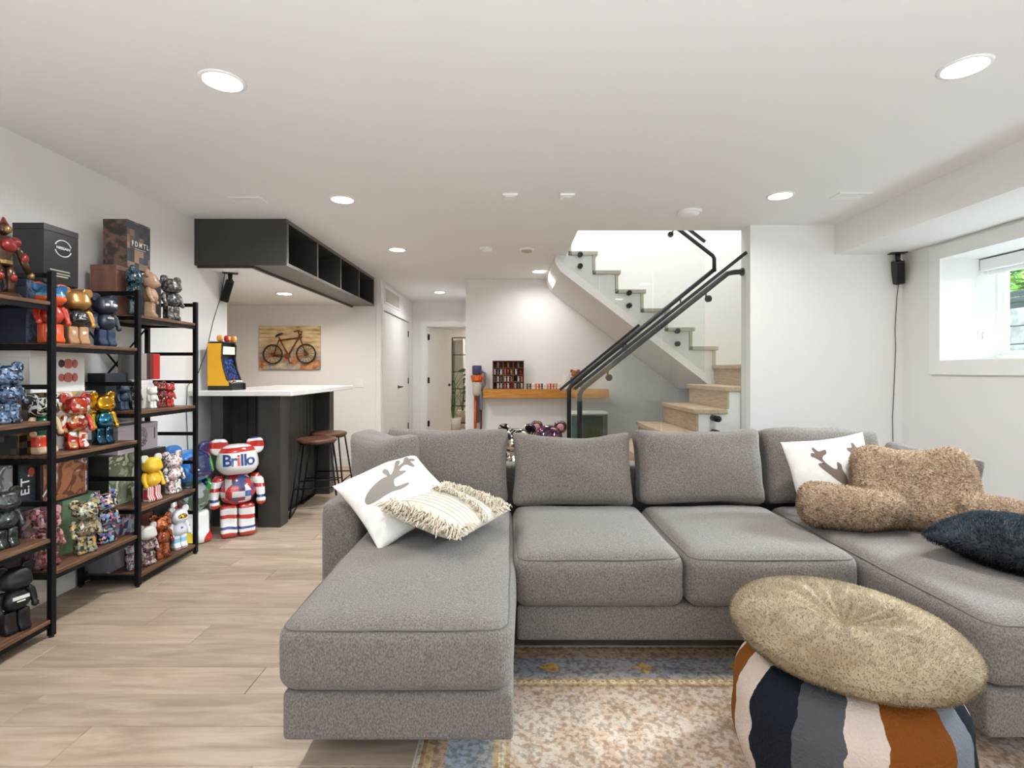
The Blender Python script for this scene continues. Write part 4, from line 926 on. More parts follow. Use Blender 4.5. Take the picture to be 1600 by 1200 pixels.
for s in (-1, 1): obj('arm_band', lathe(B(), [(.05, -.012), (.056, -.012), (.056, .012), (.05, .012)], 14, (s*.215, -.01, .49)), mat('red_band', 'b8323a', .4), b, world=False)
DCAM = pat('dark_camouflage', ['1a1f1a', '2c332c', '101310', '3a4238', '222a30'], 'noise', 9, .3, 0, .5)
bear('dark green camouflage bear at the left edge, before the grey box', -2.19, 2.265, zt('A', 1), .26, -10, DCAM)
b = bear('matt black bear with a white label on its chest, on the lowest near shelf', -2.165, 2.285, zt('A', 0), .295, -20, G('matt_black', '0f0f10', rough=.5, coat=.1))
obj('chest_label', bx(-.10, .10, -.162, -.154, .50, .55), INK, b, world=False); obj('chest_label', bx(-.05, .05, -.162, -.154, .465, .482), INK, b, world=False)

# armoured robot statue on the top of the nearest bay
ar = thing('robot_statue', 'brown and red armoured robot figurine on the top shelf at the left edge', 'figurine', (-2.20, 2.265, zt('A', 3)))
BRZ = G('bronze', '4a3220', metal=.7, rough=.35); DRED = G('dark_red', '8a2420', metal=.4, rough=.3); GLD2 = G('antique_gold', '9a7a4a', metal=.8, rough=.35)
ax, ay, az = -2.20, 2.265, zt('A', 3)
obj('base', lathe(B(), [(0, 0), (.06, 0), (.065, .006), (.055, .02), (0, .02)], 24, (ax, ay, az)), BRZ, ar, False)
for s in (-1, 1):
    lg = obj('leg', tb([(ax, ay+s*.03, az+.02), (ax, ay+s*.034, az+.05), (ax+.005, ay+s*.03, az+.09), (ax, ay+s*.022, az+.15)], [.024, .017, .022, .02], 10), BRZ, ar, True)
    obj('knee_guard', ball(.018, .016, .022, 10), DRED, lg, True, False, loc=(.016, s*.03, .09))
    am = obj('arm', tb([(ax, ay+s*.045, az+.245), (ax+.005, ay+s*.072, az+.21), (ax+.01, ay+s*.088, az+.165), (ax+.025, ay+s*.10, az+.12)], [.02, .015, .018, .012], 10), BRZ, ar, True)
    obj('shoulder_guard', ball(.026, .022, .024, 10), DRED, am, True, False, loc=(0, s*.055, .25)); obj('forearm_guard', ball(.018, .018, .026, 10), DRED, am, True, False, loc=(.014, s*.085, .185))
    obj('fist', ball(.015, .013, .016, 10), GLD2, am, True, False, loc=(.03, s*.104, .11))
obj('torso', tb([(ax, ay, az+.14), (ax, ay, az+.17), (ax, ay, az+.22), (ax, ay, az+.265)], [.03, .026, .045, .03], 12), BRZ, ar, True)
obj('chest_plate', ball(.022, .038, .03, 12), DRED, ar, True, False, loc=(.028, 0, .225)); obj('belt', lathe(B(), [(.02, .14), (.034, .145), (.034, .16), (.02, .165)], 16, (ax, ay, az)), GLD2, ar)
hd = obj('head', ball(.024, .022, .03, 12), BRZ, ar, True, False, loc=(.005, 0, .298)); obj('crest', pr([(-.02, .012), (.02, .017), (.0, .05)], 'y', -.004, .004), DRED, hd, world=False); obj('face_plate', ball(.012, .016, .018, 10), GLD2, hd, True, False, loc=(.02, 0, -.004))

# ------------------------------------------------------------------ large bears standing on the floor
RB = pat('red_white_bands', ['e6e2de', 'c2322c', 'e6e2de', '3a4a86', 'e6e2de', 'c2322c'], 'bands', 3.3, .15, 0, .8, .12, [0, .22, .42, .52, .60, .86], 2, .1)
HB = pat('red_white_head', ['c2322c', 'e9e6e2', 'e9e6e2', 'c2322c', 'e9e6e2'], 'bands', 2.6, .12, 0, .8, .06, [0, .10, .3, .72, .84], 2, .36)
b = bear('large red, white and blue bear before the bar, blue lettering on its face', -2.045, 3.91, 0, .72, -58, RB, head=HB, ear=RB,
     torso=pat('red_blue_patches', ['b8322f', '3a5a9a', 'c9443f', '8a2a3a', 'dcd6d4', '5a3f6a'], 'cells', 17, .15, 0, .8), group='large bears standing on the floor')
hb = B(); hb.from_mesh(UM['head']); bvh = BVHTree.FromBMesh(hb)
def on_head(s, size, cx, cz, m, ch=1.0):
    tbm = text_bm(s, size, .0, .004); bmesh.ops.triangulate(tbm, faces=tbm.faces[:])
    bmesh.ops.subdivide_edges(tbm, edges=[e for e in tbm.edges if e.calc_length() > .02], cuts=1)
    for vv in tbm.verts:
        x, z = vv.co.x+cx, vv.co.y*ch+cz
        hit = bvh.ray_cast(Vector((x, -1, z)), Vector((0, 1, 0)))[0]
        vv.co = Vector((x, (hit.y if hit else -.05)-.004, z))
    return obj('lettering', tbm, m, b, world=False)
BLU = mat('blue_lettering', '27407f', .3); REDL = mat('red_lettering', 'c2322c', .3)
for ch_, cx_, mm_ in (('B', -.105, BLU), ('r', -.045, BLU), ('i', -.002, REDL), ('l', .030, BLU), ('l', .060, BLU), ('o', .108, BLU)): on_head(ch_, .155, cx_, .785, mm_)
hb.free()
SPL = ['f0efec', '2f7fd0', '3fae3a', 'd02a2a', 'e8cc30', '1c2a5a', 'f0efec', 'c02a8a']
SP1 = pat('paint_splash', SPL, 'voronoi', 4.2, .1, 0, .9, 1.0); SPH = pat('paint_splash_blue', ['2f7fd0', '2f7fd0', '3fae3a', '2f7fd0', 'd8d030', '1c2a5a', 'f0efec', 'd03a2a'], 'voronoi', 3.4, .1, 0, .9, 1.0)
bear('large paint splashed bear with a blue head and clear belly beside the shelf end', -2.265, 3.695, 0, .71, -24, SP1, head=SPH, torso=pat('clear_belly', ['6a7a70', '8a9484', '556a5a', '9aa0a0', '7a6a5a'], 'noise', 4, .06, 0, 1, .3), group='large bears standing on the floor')
SIL = pat('silver_and_black', ['d0ccc4', 'b8a890', '2a2a2c', 'd9d5cd', '151517'], 'noise', 3.5, .12, .9, .5)
bear('large chrome and black bear behind the sofa, left one of two', .045, 4.95, 0, .72, -92, SIL, group='large bears standing on the floor')
PUR2 = pat('purple_iridescent', ['3a1f4a', '5a2a5a', '7a4a4a', '2a1838', '6a3a6a'], 'noise', 4, .1, .7, .8)
b = bear('large iridescent purple bear with pink ears behind the sofa, right one of two', .365, 5.25, 0, .72, -94, PUR2, ear=pat('bronze_ear', ['8a6a5a', '6a4a5a', 'a08070'], 'noise', 5, .15, .8, .6), group='large bears standing on the floor')
for s in (-1, 1): obj('inner_ear', ball(.05, .02, .05, 14), G('pink', 'c98a90'), b, True, False, loc=(s*.165, -.03, .912))
obj('snout', ball(.06, .04, .04, 14), G('pink', 'c98a90'), b, True, False, loc=(0, -.19, .725))

# ------------------------------------------------------------------ speakers
def speaker(label, x, y, z, tilt, yaw, cable):
    t = thing('wall_speaker', label, 'speaker', (x, y, z), 0, 'small black ceiling mounted speakers')
    obj('mount_plate', xf(bx(-.06, .06, -.035, .035, -.008, 0, .003), Matrix.Translation((x, y, z)) @ Matrix.Rotation(yaw, 4, 'Z')), BLK, t)
    obj('mount_arm', tb([(x, y, z-.008), (x, y, z-.05), (x+.005, y, z-.07)], [.02, .016, .02], 12), BLK, t, True)
    M = Matrix.Translation((x, y, z-.065)) @ Matrix.Rotation(yaw, 4, 'Z') @ Matrix.Rotation(tilt, 4, 'Y') @ Matrix.Rotation(.25, 4, 'X')
    bd = obj('speaker_body', xf(bx(-.032, .032, -.045, .045, -.185, 0, .008, 2), M), BLK, t)
    obj('grille', xf(bx(-.026, .026, -.049, -.044, -.175, -.012, .003), M), mat('speaker_grille', '0d0d0e', .8), bd)
    obj('cable', tb(cable, .0028, 6), mat('thin_cable', '3a3836', .6), t, True)
speaker('small black speaker hanging under the low bar ceiling, thin cable to the floor', -2.395, 4.46, 2.05, .25, .5,
        [(-2.43, 4.44, 2.04), (-2.45, 4.42, 1.85), (-2.462, 4.32, 1.62), (-2.463, 4.24, 1.40), (-2.463, 4.12, 1.20), (-2.463, 3.98, 1.10), (-2.463, 3.97, .9), (-2.463, 3.99, .6), (-2.46, 3.95, .2)])
speaker('small black speaker under the window soffit in the right corner', 3.08, 4.19, 2.16, -.12, -.25,
        [(3.10, 4.20, 1.97), (3.105, 4.235, 1.80), (3.095, 4.24, 1.55), (3.10, 4.24, 1.40), (3.085, 4.24, 1.05), (3.075, 4.24, .85), (3.08, 4.24, .5), (3.08, 4.22, .13)])
# ------------------------------------------------------------------ rug
def rugmat():
    m, t, b = nt('distressed_rug'); tc = N(t, 'TexCoord'); sp = N(t, 'SeparateXYZ'); t.links.new(tc.outputs['Object'], sp.inputs[0])
    mt = lambda op, a, c=None: (lambda n: ([t.links.new(q, n.inputs[i]) if hasattr(q, 'links') else setattr(n.inputs[i], 'default_value', q) for i, q in enumerate((a, c)) if q is not None], n.outputs[0])[1])(N(t, 'Math', operation=op))
    dx = mt('SUBTRACT', 1.25, mt('ABSOLUTE', sp.outputs[0])); dy = mt('SUBTRACT', 1.15, mt('ABSOLUTE', sp.outputs[1]))
    d = mt('MINIMUM', dx, dy)
    nz = N(t, 'TexNoise', inp={'Scale': 9, 'Detail': 6}); t.links.new(tc.outputs['Object'], nz.inputs[0])
    dd = mt('ADD', d, mt('MULTIPLY', mt('SUBTRACT', nz.outputs[0], .5), .012))
    band = ramp(t, mt('MULTIPLY', dd, 2.0), ['d9cfc0', 'b3895e', 'c4a87c', 'a98a70', '8b8f97', '7f8791', 'b09055', 'c9b48a', 'b08a60', 'c4ae96'],
                [0, .02, .05, .10, .18, .32, .48, .52, .56, .59], 'CONSTANT')
    n1 = N(t, 'TexNoise', inp={'Scale': 3.2, 'Detail': 10, 'Roughness': .72}); t.links.new(tc.outputs['Object'], n1.inputs[0])
    fld = ramp(t, n1.outputs[0], ['8494a0', '9aa2a6', 'cabba9', 'bfa388', 'd0c3b5', 'bd9c7e', 'cbbcab'], [.30, .37, .40, .46, .52, .59, .64], 'LINEAR')
    mf = N(t, 'MixRGB'); t.links.new(mt('GREATER_THAN', dd, .30), mf.inputs[0]); t.links.new(band, mf.inputs[1]); t.links.new(fld, mf.inputs[2])
    # medallions and rings in the border
    vo = N(t, 'TexVoronoi', inp={'Scale': 34}); t.links.new(tc.outputs['Object'], vo.inputs['Vector'])
    fx = mt('ABSOLUTE', mt('SUBTRACT', mt('FRACT', mt('ADD', mt('MULTIPLY', sp.outputs[0], 2.63), .58)), .5))
    md = mt('ADD', mt('MULTIPLY', fx, .38), mt('ABSOLUTE', mt('SUBTRACT', dd, .165)))
    md = mt('ADD', md, mt('MULTIPLY', mt('SUBTRACT', vo.outputs[0], .3), .03))
    m1 = N(t, 'MixRGB'); t.links.new(mt('LESS_THAN', md, .048), m1.inputs[0]); t.links.new(mf.outputs[0], m1.inputs[1]); m1.inputs[2].default_value = lin('c09a45')
    gx = mt('ABSOLUTE', mt('SUBTRACT', mt('FRACT', mt('MULTIPLY', sp.outputs[0], 26)), .5)); gy = mt('MULTIPLY', mt('ABSOLUTE', mt('SUBTRACT', d, .262)), 26)
    rr = mt('SQRT', mt('ADD', mt('MULTIPLY', gx, gx), mt('MULTIPLY', gy, gy)))
    m2 = N(t, 'MixRGB'); t.links.new(mt('MULTIPLY', mt('GREATER_THAN', rr, .16), mt('LESS_THAN', rr, .34)), m2.inputs[0]); t.links.new(m1.outputs[0], m2.inputs[1]); m2.inputs[2].default_value = lin('dccfae')
    # wear
    n2 = N(t, 'TexNoise', inp={'Scale': 2.1, 'Detail': 9, 'Roughness': .72}); t.links.new(tc.outputs['Object'], n2.inputs[0])
    m3 = N(t, 'MixRGB'); t.links.new(ramp(t, n2.outputs[0], ['202020', 'c8c8c8'], [.40, .62], 'LINEAR'), m3.inputs[0]); t.links.new(m2.outputs[0], m3.inputs[1]); m3.inputs[2].default_value = lin('c6b4a2')
    n4 = N(t, 'TexNoise', inp={'Scale': 60, 'Detail': 5}); t.links.new(tc.outputs['Object'], n4.inputs[0])
    m4 = N(t, 'MixRGB', blend_type='MULTIPLY'); m4.inputs[0].default_value = 1; t.links.new(m3.outputs[0], m4.inputs[1])
    t.links.new(ramp(t, n4.outputs[0], ['ccc5be', 'ffffff'], [.40, .56], 'LINEAR'), m4.inputs[2])
    t.links.new(m4.outputs[0], b.inputs['Base Color']); b.inputs['Roughness'].default_value = .95; b.inputs['Specular IOR Level'].default_value = .1
    addbump(t, b, tc.outputs['Object'], 300, .4, .004); return m
RX, RY = .95, 1.155
rg = thing('area_rug', 'distressed beige and blue grey oriental rug under the sofa and pouf', 'rug', (RX, RY, .001))
o = obj('pile', bx(-1.25, 1.25, -1.15, 1.15, 0, .008, .002), rugmat(), rg, world=False)
obj('binding', slab([-1.256, -1.25, 1.25, 1.256], [-1.156, -1.15, 1.15, 1.156], {(1, 1)}, 0, .009, 'xy'), mat('rug_binding', 'd8cdbd', .9), rg, world=False)

# ------------------------------------------------------------------ sectional sofa
sf = thing('sectional_sofa', 'large grey u-shaped sectional sofa with loose back cushions', 'sofa', (.72, 2.5, 0))
def wob(a, sc, seed): return lambda p, n=1: noise.noise_vector(p*sc+Vector((seed, seed*2, 0)))*a
def cushion(name, x0, x1, y0, y1, z0, z1, r, crown=.025, bulge=.012, seed=0, seam=True, wa=.006):
    w = wob(wa, 4, seed)
    c = Vector(((x0+x1)/2, (y0+y1)/2, (z0+z1)/2)); sx, sy, sz = x1-x0, y1-y0, z1-z0
    def fn(p, q):
        f = (1-q.x**2)*(1-q.y**2)
        d = Vector((bulge*q.x*(1-q.y**2)*(1-q.z**2), bulge*1.4*q.y*(1-q.x**2)*(1-q.z**2), (crown*f**.7 if q.z > 0 else 0)))
        return p+d+w(p+c)*(1 if q.z > -.2 else .3)
    o = obj(name, shift(rbox(sx, sy, sz, r, 15, fn), c), SOFA, sf, True)
    if seam:
        k = r*.30; a, b_, zz = sx/2-k, sy/2-k, sz/2-r*.34; pts = []
        rc = r*.7
        for qx, qy, st in ((1, 1, 0), (-1, 1, 90), (-1, -1, 180), (1, -1, 270)):
            for s_ in range(0, 91, 30):
                an = math.radians(st+s_); pts.append(Vector((qx*(a-rc)+rc*math.cos(an), qy*(b_-rc)+rc*math.sin(an), zz)))
        dense = []
        for p, p2 in zip(pts, pts[1:]+pts[:1]):
            nn = max(1, int((p2-p).length/.06))
            for i in range(nn): dense.append(p+(p2-p)*i/nn)
        dense.append(dense[0]); out = []
        for p in dense:
            q = Vector((max(-1, min(1, p.x/(sx/2))), max(-1, min(1, p.y/(sy/2))), .6))
            out.append(c+p+Vector((bulge*q.x*(1-q.y**2)*.55, bulge*1.4*q.y*(1-q.x**2)*.55, 0))+w(p+c))
        obj('piping', tb(out, .0032, 6, False), SEAM, o, True)
    return o
zb0, zb1 = .115, .262
for a in ((.02, 1.40, 2.14, 3.25), (-.685, .005, 1.56, 3.25), (1.425, 2.125, 1.57, 3.25)):
    obj('base', bx(a[0], a[1], a[2], a[3], zb0, zb1, .02, 3), SOFA, sf, True)
cushion('seat_cushion', .008, .700, 2.10, 2.92, .258, .475, .055, seed=1)
cushion('seat_cushion', .706, 1.405, 2.10, 2.92, .258, .475, .055, seed=2)
cushion('chaise_cushion', -.700, .003, 1.53, 2.92, .262, .475, .06, .02, seed=3)
cushion('chaise_cushion', 1.412, 2.130, 1.55, 2.92, .262, .475, .06, .02, seed=4)
obj('back_frame', bx(-.875, 2.31, 3.10, 3.27, zb0, .66, .03, 3), SOFA, sf, True)
for x0, x1 in ((-.875, -.695), (2.135, 2.315)):
    obj('arm', shift(rbox(x1-x0, .90, .50, .035, 8), ((x0+x1)/2, 2.84, .365)), SOFA, sf, True)
LEGM = mat('dark_sofa_leg', '1d1a18', .5)
for x, y in ((-.60, 1.80), (-.08, 1.80), (.10, 2.62), (1.32, 2.62), (1.50, 1.80), (2.05, 1.80), (-.78, 3.16), (2.22, 3.16), (.70, 3.16), (-.78, 2.50), (2.22, 2.50), (.70, 2.62)):
    obj('leg', bx(x-.03, x+.03, y-.03, y+.03, .010 if y < 2.3 and x > -.30 else .0, zb0+.002, .004), LEGM, sf)
def pillow_bm(w, h, T, n=22, pinch=.07, seed=0, wa=.006, e=.55, top_sag=0):
    """square pillow, corners drawn out; local x = width, y = height, z = thickness"""
    bm = B(); V = {}
    for i in range(n+1):
        for j in range(n+1):
            u = math.sin((-1+2*i/n)*PI/2); v = math.sin((-1+2*j/n)*PI/2)
            X = u*w/2*(1-pinch*(1-v*v)*abs(u)**2); Y = v*h/2*(1-pinch*(1-u*u)*abs(v)**2)
            if v > 0: Y -= top_sag*(1-u*u)*v
            t_ = T/2*max(0, (1-u*u))**e*max(0, (1-v*v))**e
            for s in (1, -1):
                if s == -1 and (i in (0, n) or j in (0, n)): V[i, j, s] = V[i, j, 1]; continue
                p = Vector((X, Y, s*t_)); p += noise.noise_vector(p*7+Vector((seed, seed, s)))*wa*(1 if t_ > .004 else .3)
                V[i, j, s] = bm.verts.new(p)
    for i in range(n):
        for j in range(n):
            for s in (1, -1):
                f = [V[i, j, s], V[i+1, j, s], V[i+1, j+1, s], V[i, j+1, s]]
                bm.faces.new(f if s == 1 else f[::-1])
    return bm
def frame(c, u, v):
    u = Vector(u).normalized(); v = Vector(v); v = (v-u*v.dot(u)).normalized(); n = u.cross(v)
    return Matrix.Translation(c) @ Matrix((u, v, n)).transposed().to_4x4()
def back_cushion(c, u, v, w, h, T, seed, sag=.01):
    M = frame(c, u, v)
    def fn(p, q):
        f = (1-q.x**2)*(1-q.y**2); d = Vector((-.018*q.x*(1-q.y**2), -.012*q.y*(1-q.x**2), .03*q.z*f))
        if q.y > 0: d.y -= sag*(1-q.x**2)
        return p+d+noise.noise_vector(p*5+Vector((seed, 0, seed)))*.012+noise.noise_vector(p*14+Vector((seed, 3, seed)))*.004
    o = obj('back_cushion', xf(rbox(w, h, T, .05, 13, fn), M), SOFA, sf, True); return o
back_cushion((-.36, 2.97, .68), (1, 0, 0), (0, .24, 1), .69, .43, .20, 1)
back_cushion((.335, 2.97, .668), (1, 0, .0), (0, .24, 1), .675, .42, .20, 2, .035)
back_cushion((1.045, 2.97, .680), (1, .0, -.01), (.0, .24, 1), .70, .42, .20, 3)
back_cushion((1.75, 3.0, .67), (1, .0, .0), (0, .25, 1), .68, .42, .19, 4, -.02)
back_cushion((-.655, 2.72, .69), (.62, -.60, 0), (-.22, .10, 1), .46, .43, .17, 5)
back_cushion((2.12, 2.70, .635), (.10, .9, 0), (.22, .0, 1), .60, .38, .14, 6)

# ------------------------------------------------------------------ throw pillows
WHT = mat('white_cotton', 'e9e5df', .9, c2='dfdad2', vscale=20, bump=.15, bscale=300, spec=.1)
PRT = mat('taupe_print', '8d857e', .9, spec=.1); PRT2 = mat('brown_taupe_print', '7a6a62', .9, spec=.1)
def pillow(name, label, c, u, v, w, h, T, m, seed=0, pinch=.07, wa=.006, e=.55, group=None, cat='pillow'):
    t = thing(name, label, cat, c, 0, group); M = Matrix.Translation(-Vector(c)) @ frame(c, u, v)
    bm = pillow_bm(w, h, T, 22, pinch, seed, wa, e); o = obj('cover', xf(bm, M), m, t, True, False)
    return t, o, M
def print_on(t, cov, M, poly, m, w, h, name='print'):
    """a flat printed shape laid on the front of a pillow cover: poly in pillow units -1..1"""
    tmp = B(); tmp.from_mesh(cov.data); xf(tmp, M.inverted()); bv = BVHTree.FromBMesh(tmp); tmp.free()
    bm = B(); f = bm.faces.new([bm.verts.new((x*w/2, y*h/2, 0)) for x, y in poly])
    bmesh.ops.triangulate(bm, faces=bm.faces[:])
    for _ in range(3): bmesh.ops.subdivide_edges(bm, edges=[e for e in bm.edges if e.calc_length() > .02], cuts=1); bmesh.ops.triangulate(bm, faces=bm.faces[:])
    for vv in bm.verts:
        hit = bv.ray_cast(Vector((vv.co.x, vv.co.y, 1)), Vector((0, 0, -1)))[0]
        vv.co.z = (hit.z if hit else 0)+.0025
    bmesh.ops.recalc_face_normals(bm, faces=bm.faces[:])
    return obj(name, xf(bm, M), m, t, True, False)
def smooth_poly(P, n=4):
    out = []; k = len(P)
    for i in range(k):
        p0, p1, p2, p3 = [Vector((*P[(i+j-1) % k], 0)) for j in range(4)]
        for s in range(n):
            a = s/n; q = .5*((2*p1)+(p2-p0)*a+(2*p0-5*p1+4*p2-p3)*a*a+(3*p1-p0-3*p2+p3)*a**3); out.append((q.x, q.y))
    return out
TL, TT, TB_ = Vector((-.79, 2.42, .70)), Vector((-.55, 2.60, .80)), Vector((-.50, 2.19, .505)); TR = TT+TB_-TL
c0 = (TL+TT+TB_+TR)/4; uu = (TT-TL); vv0 = (TL-TB_)
t, cov, M = pillow('throw_pillow', 'white square pillow with a grey reindeer print leaning on the left arm', c0, uu, vv0, .42, .43, .15, WHT, 3)
deer = smooth_poly([(-0.705,0.072),(-0.515,0.208),(-0.194,0.315),(-0.037,0.313),(-0.062,0.472),(0.017,0.555),(0.067,0.462),(0.035,0.305),(0.171,0.405),(0.354,0.638),(0.434,0.638),(0.431,0.572),(0.311,0.448),(0.436,0.495),(0.491,0.532),(0.576,0.65),(0.672,0.679),(0.672,0.596),(0.75,0.575),(0.786,0.517),(0.715,0.476),(0.637,0.478),(0.648,0.324),(0.586,0.279),(0.499,0.416),(0.353,0.376),(0.253,0.293),(0.369,0.239),(0.323,0.192),(0.117,0.163),(0.033,0.138),(-0.026,0.047),(-0.039,-0.061),(0.199,-0.103),(0.219,-0.144),(0.012,-0.173),(-0.177,-0.122),(-0.563,-0.112),(-0.71,-0.058)], 3)
print_on(t, cov, M, deer, PRT, .42, .43, 'reindeer_print')
# right pillow with antlers
c1 = Vector((1.655, 2.70, .665)); t, cov, M = pillow('throw_pillow', 'white pillow with brown antler print behind the tan backrest pillow', c1, (1, .02, .12), (-.06, .30, 1), .44, .43, .13, WHT, 8)
for antl in ([(-0.37,0.764),(-0.301,0.66),(-0.213,0.668),(-0.125,0.677),(-0.141,0.586),(-0.237,0.533),(-0.273,0.446),(-0.154,0.263),(-0.035,0.197),(0.013,0.351),(0.09,0.292),(0.087,0.153),(0.129,0.02),(0.105,-0.245),(-0.082,-0.075),(-0.368,0.276),(-0.394,0.373),(-0.287,0.369),(-0.231,0.313),(-0.413,0.516),(-0.492,0.561),(-0.469,0.641),(-0.395,0.62),(-0.42,0.726)],
             [(0.604,0.764),(0.648,0.64),(0.73,0.617),(0.712,0.513),(0.609,0.414),(0.569,0.188),(0.404,-0.016),(0.355,-0.148),(0.378,0.081),(0.371,0.291),(0.421,0.33),(0.468,0.229),(0.522,0.289),(0.541,0.472),(0.418,0.563),(0.391,0.66),(0.52,0.652),(0.546,0.751)]):
    print_on(t, cov, M, smooth_poly(antl, 3), PRT2, .44, .43, 'antler_print')
# fringed pillow
L_, R_, Bq = Vector((-.49, 2.17, .585)), Vector((-.085, 2.50, .545)), Vector((-.165, 2.01, .515)); T_ = L_+R_-Bq
c2 = (L_+R_)/2; CRM = mat('cream_wool', 'e2d9ca', .95, c2='d3c8b6', vscale=24, spec=.1); YARN = mat('cream_yarn', 'ddd2c0', .95, c2='c7b79f', vscale=40, spec=.1)
t, cov, M = pillow('fringed_pillow', 'cream woven pillow with shaggy fringe stripes lying on the left chaise', c2+Vector((0, 0, .03)), Bq-L_, T_-L_, .38, .46, .14, CRM, 5)
tmp = B(); tmp.from_mesh(cov.data); xf(tmp, M.inverted()); bv = BVHTree.FromBMesh(tmp); tmp.free(); rnd = random.Random(3)
def pilz(x, y):
    hit = bv.ray_cast(Vector((x, y, 1)), Vector((0, 0, -1)))[0]; return hit.z if hit else 0
fb = B()
for row, n_, L in ((-.21, 150, .055), (-.19, 120, .05), (.03, 110, .035), (.12, 110, .035), (.20, 130, .045), (.215, 120, .05)):
    for k in range(n_):
        x = (rnd.random()-.5)*.37; y = row+rnd.gauss(0, .008); z = pilz(x, y); dy = (1 if row > .1 else -1)
        a = Vector((x, y, z)); tip = a+Vector((rnd.gauss(0, .018), dy*L*(.4+.6*rnd.random()), rnd.random()*.012+.004)); mid = (a+tip)/2+Vector((0, 0, .014+.012*rnd.random()))
        tube(fb, [a, mid, tip], [.0028, .0032, .002], 4, False)
for s in (-1, 1):
    for k in range(90):
        y = (rnd.random()-.5)*.44; x = s*.165; a = Vector((x, y, pilz(x, y))); tip = a+Vector((s*(.03+.02*rnd.random()), rnd.gauss(0, .01), -.004+.01*rnd.random()))
        if abs(y) > .10: tube(fb, [a, (a+tip)/2+Vector((0, 0, .01)), tip], [.0028, .003, .002], 4, False)
obj('fringe', xf(fb, M), YARN, t, True, False, kind='stuff')
for row in (-.135, -.11, -.085, -.06, -.035, -.01, .06, .085, .155):
    obj('woven_stripe', xf(tb([(x, row, pilz(x, row)+.001) for x in [-.17+.017*k for k in range(21)]], .0022, 4), M), mat('stripe_thread', 'c9c2b8', .9), t, True, False)

# tan backrest pillow with two arms: several volumes merged into one skin
def merged(parts, voxel, smooth_it=6):
    bm = B()
    for p in parts:
        me = bpy.data.meshes.new('q'); p.to_mesh(me); p.free(); bm.from_mesh(me); bpy.data.meshes.remove(me)
    me = to_mesh('m', bm, True); o = bpy.data.objects.new('m', me); COL.objects.link(o)
    r = o.modifiers.new('r', 'REMESH'); r.mode = 'VOXEL'; r.voxel_size = voxel
    s_ = o.modifiers.new('s', 'SMOOTH'); s_.iterations = smooth_it; s_.factor = .6
    out = bpy.data.meshes.new_from_object(o.evaluated_get(bpy.context.evaluated_depsgraph_get()))
    bpy.data.objects.remove(o); bpy.data.meshes.remove(me)
    for p in out.polygons: p.use_smooth = True
    return out
bp = Vector((1.86, 2.40, .475)); TAN = mat('tan_sherpa', 'a38a70', .97, c2='b39b82', vscale=30, bump=.9, bscale=110, bk='voronoi', spec=.05, sheen=.2)
Mb = Matrix.Rotation(-.38, 4, 'Z') @ Matrix.Rotation(-.42, 4, 'X')
def bodyfn(p, q):
    z = q.z; k = .5+.5*z
    w = 1.0-.10*k
    d = Vector((p.x*w, p.y*(1.15-.35*k), p.z))
    if z > 0: d.z -= .030*(1-(q.x/.55)**2)*z if abs(q.x) < .55 else 0
    return d+noise.noise_vector(p*6)*.014
body = xf(shift(rbox(.52, .20, .40, .08, 12, bodyfn), (0, 0, .205)), Mb)
def armv(pts, rs): return tb(pts, rs, 18)
armL = armv([(-.10, -.02, .12), (-.26, -.03, .115), (-.36, .04, .115), (-.44, .09, .115), (-.475, .11, .115), (-.49, .118, .115)], [.08, .092, .102, .105, .085, .04])
armR = armv([(.10, -.08, .12), (.24, -.16, .10), (.31, -.22, .09), (.36, -.26, .08), (.38, -.275, .08)], [.09, .10, .095, .08, .04])
bme = merged([body, armL, armR], .016, 8); bme.materials.append(TAN)
t = thing('backrest_pillow', 'tan sherpa backrest pillow with two stubby arms on the right chaise', 'pillow', bp)
o = obj('cover', bme, None, t)
f = surf_fur(bme, 26000, .013, .0032, 5, .2, .5, .5); f.materials.append(pilemat('tan_pile', 'ab917a', 'bca48a', 30)); obj('pile', f, None, t, kind='stuff')
# dark fur pillow
DRK = mat('dark_fur', '2a2f33', .9, c2='3d444a', vscale=9, spec=.2, sheen=.3)
u_, v_ = Vector((.50, -.84, -.03)), Vector((.84, .50, .02)); Lc = Vector((1.60, 2.06, .575))
cD = Lc+u_.normalized()*.24+v_.normalized()*.23
t, cov, M = pillow('fur_pillow', 'dark charcoal fur pillow at the front of the right chaise', cD, u_, v_, .47, .45, .17, DRK, 9, .05, .010)
f = surf_fur(cov.data, 24000, .020, .0022, 6, .5, .9, .2); f.materials.append(pilemat('dark_pile', '2f353a', '454c53', 9)); obj('pile', f, None, t, kind='stuff')

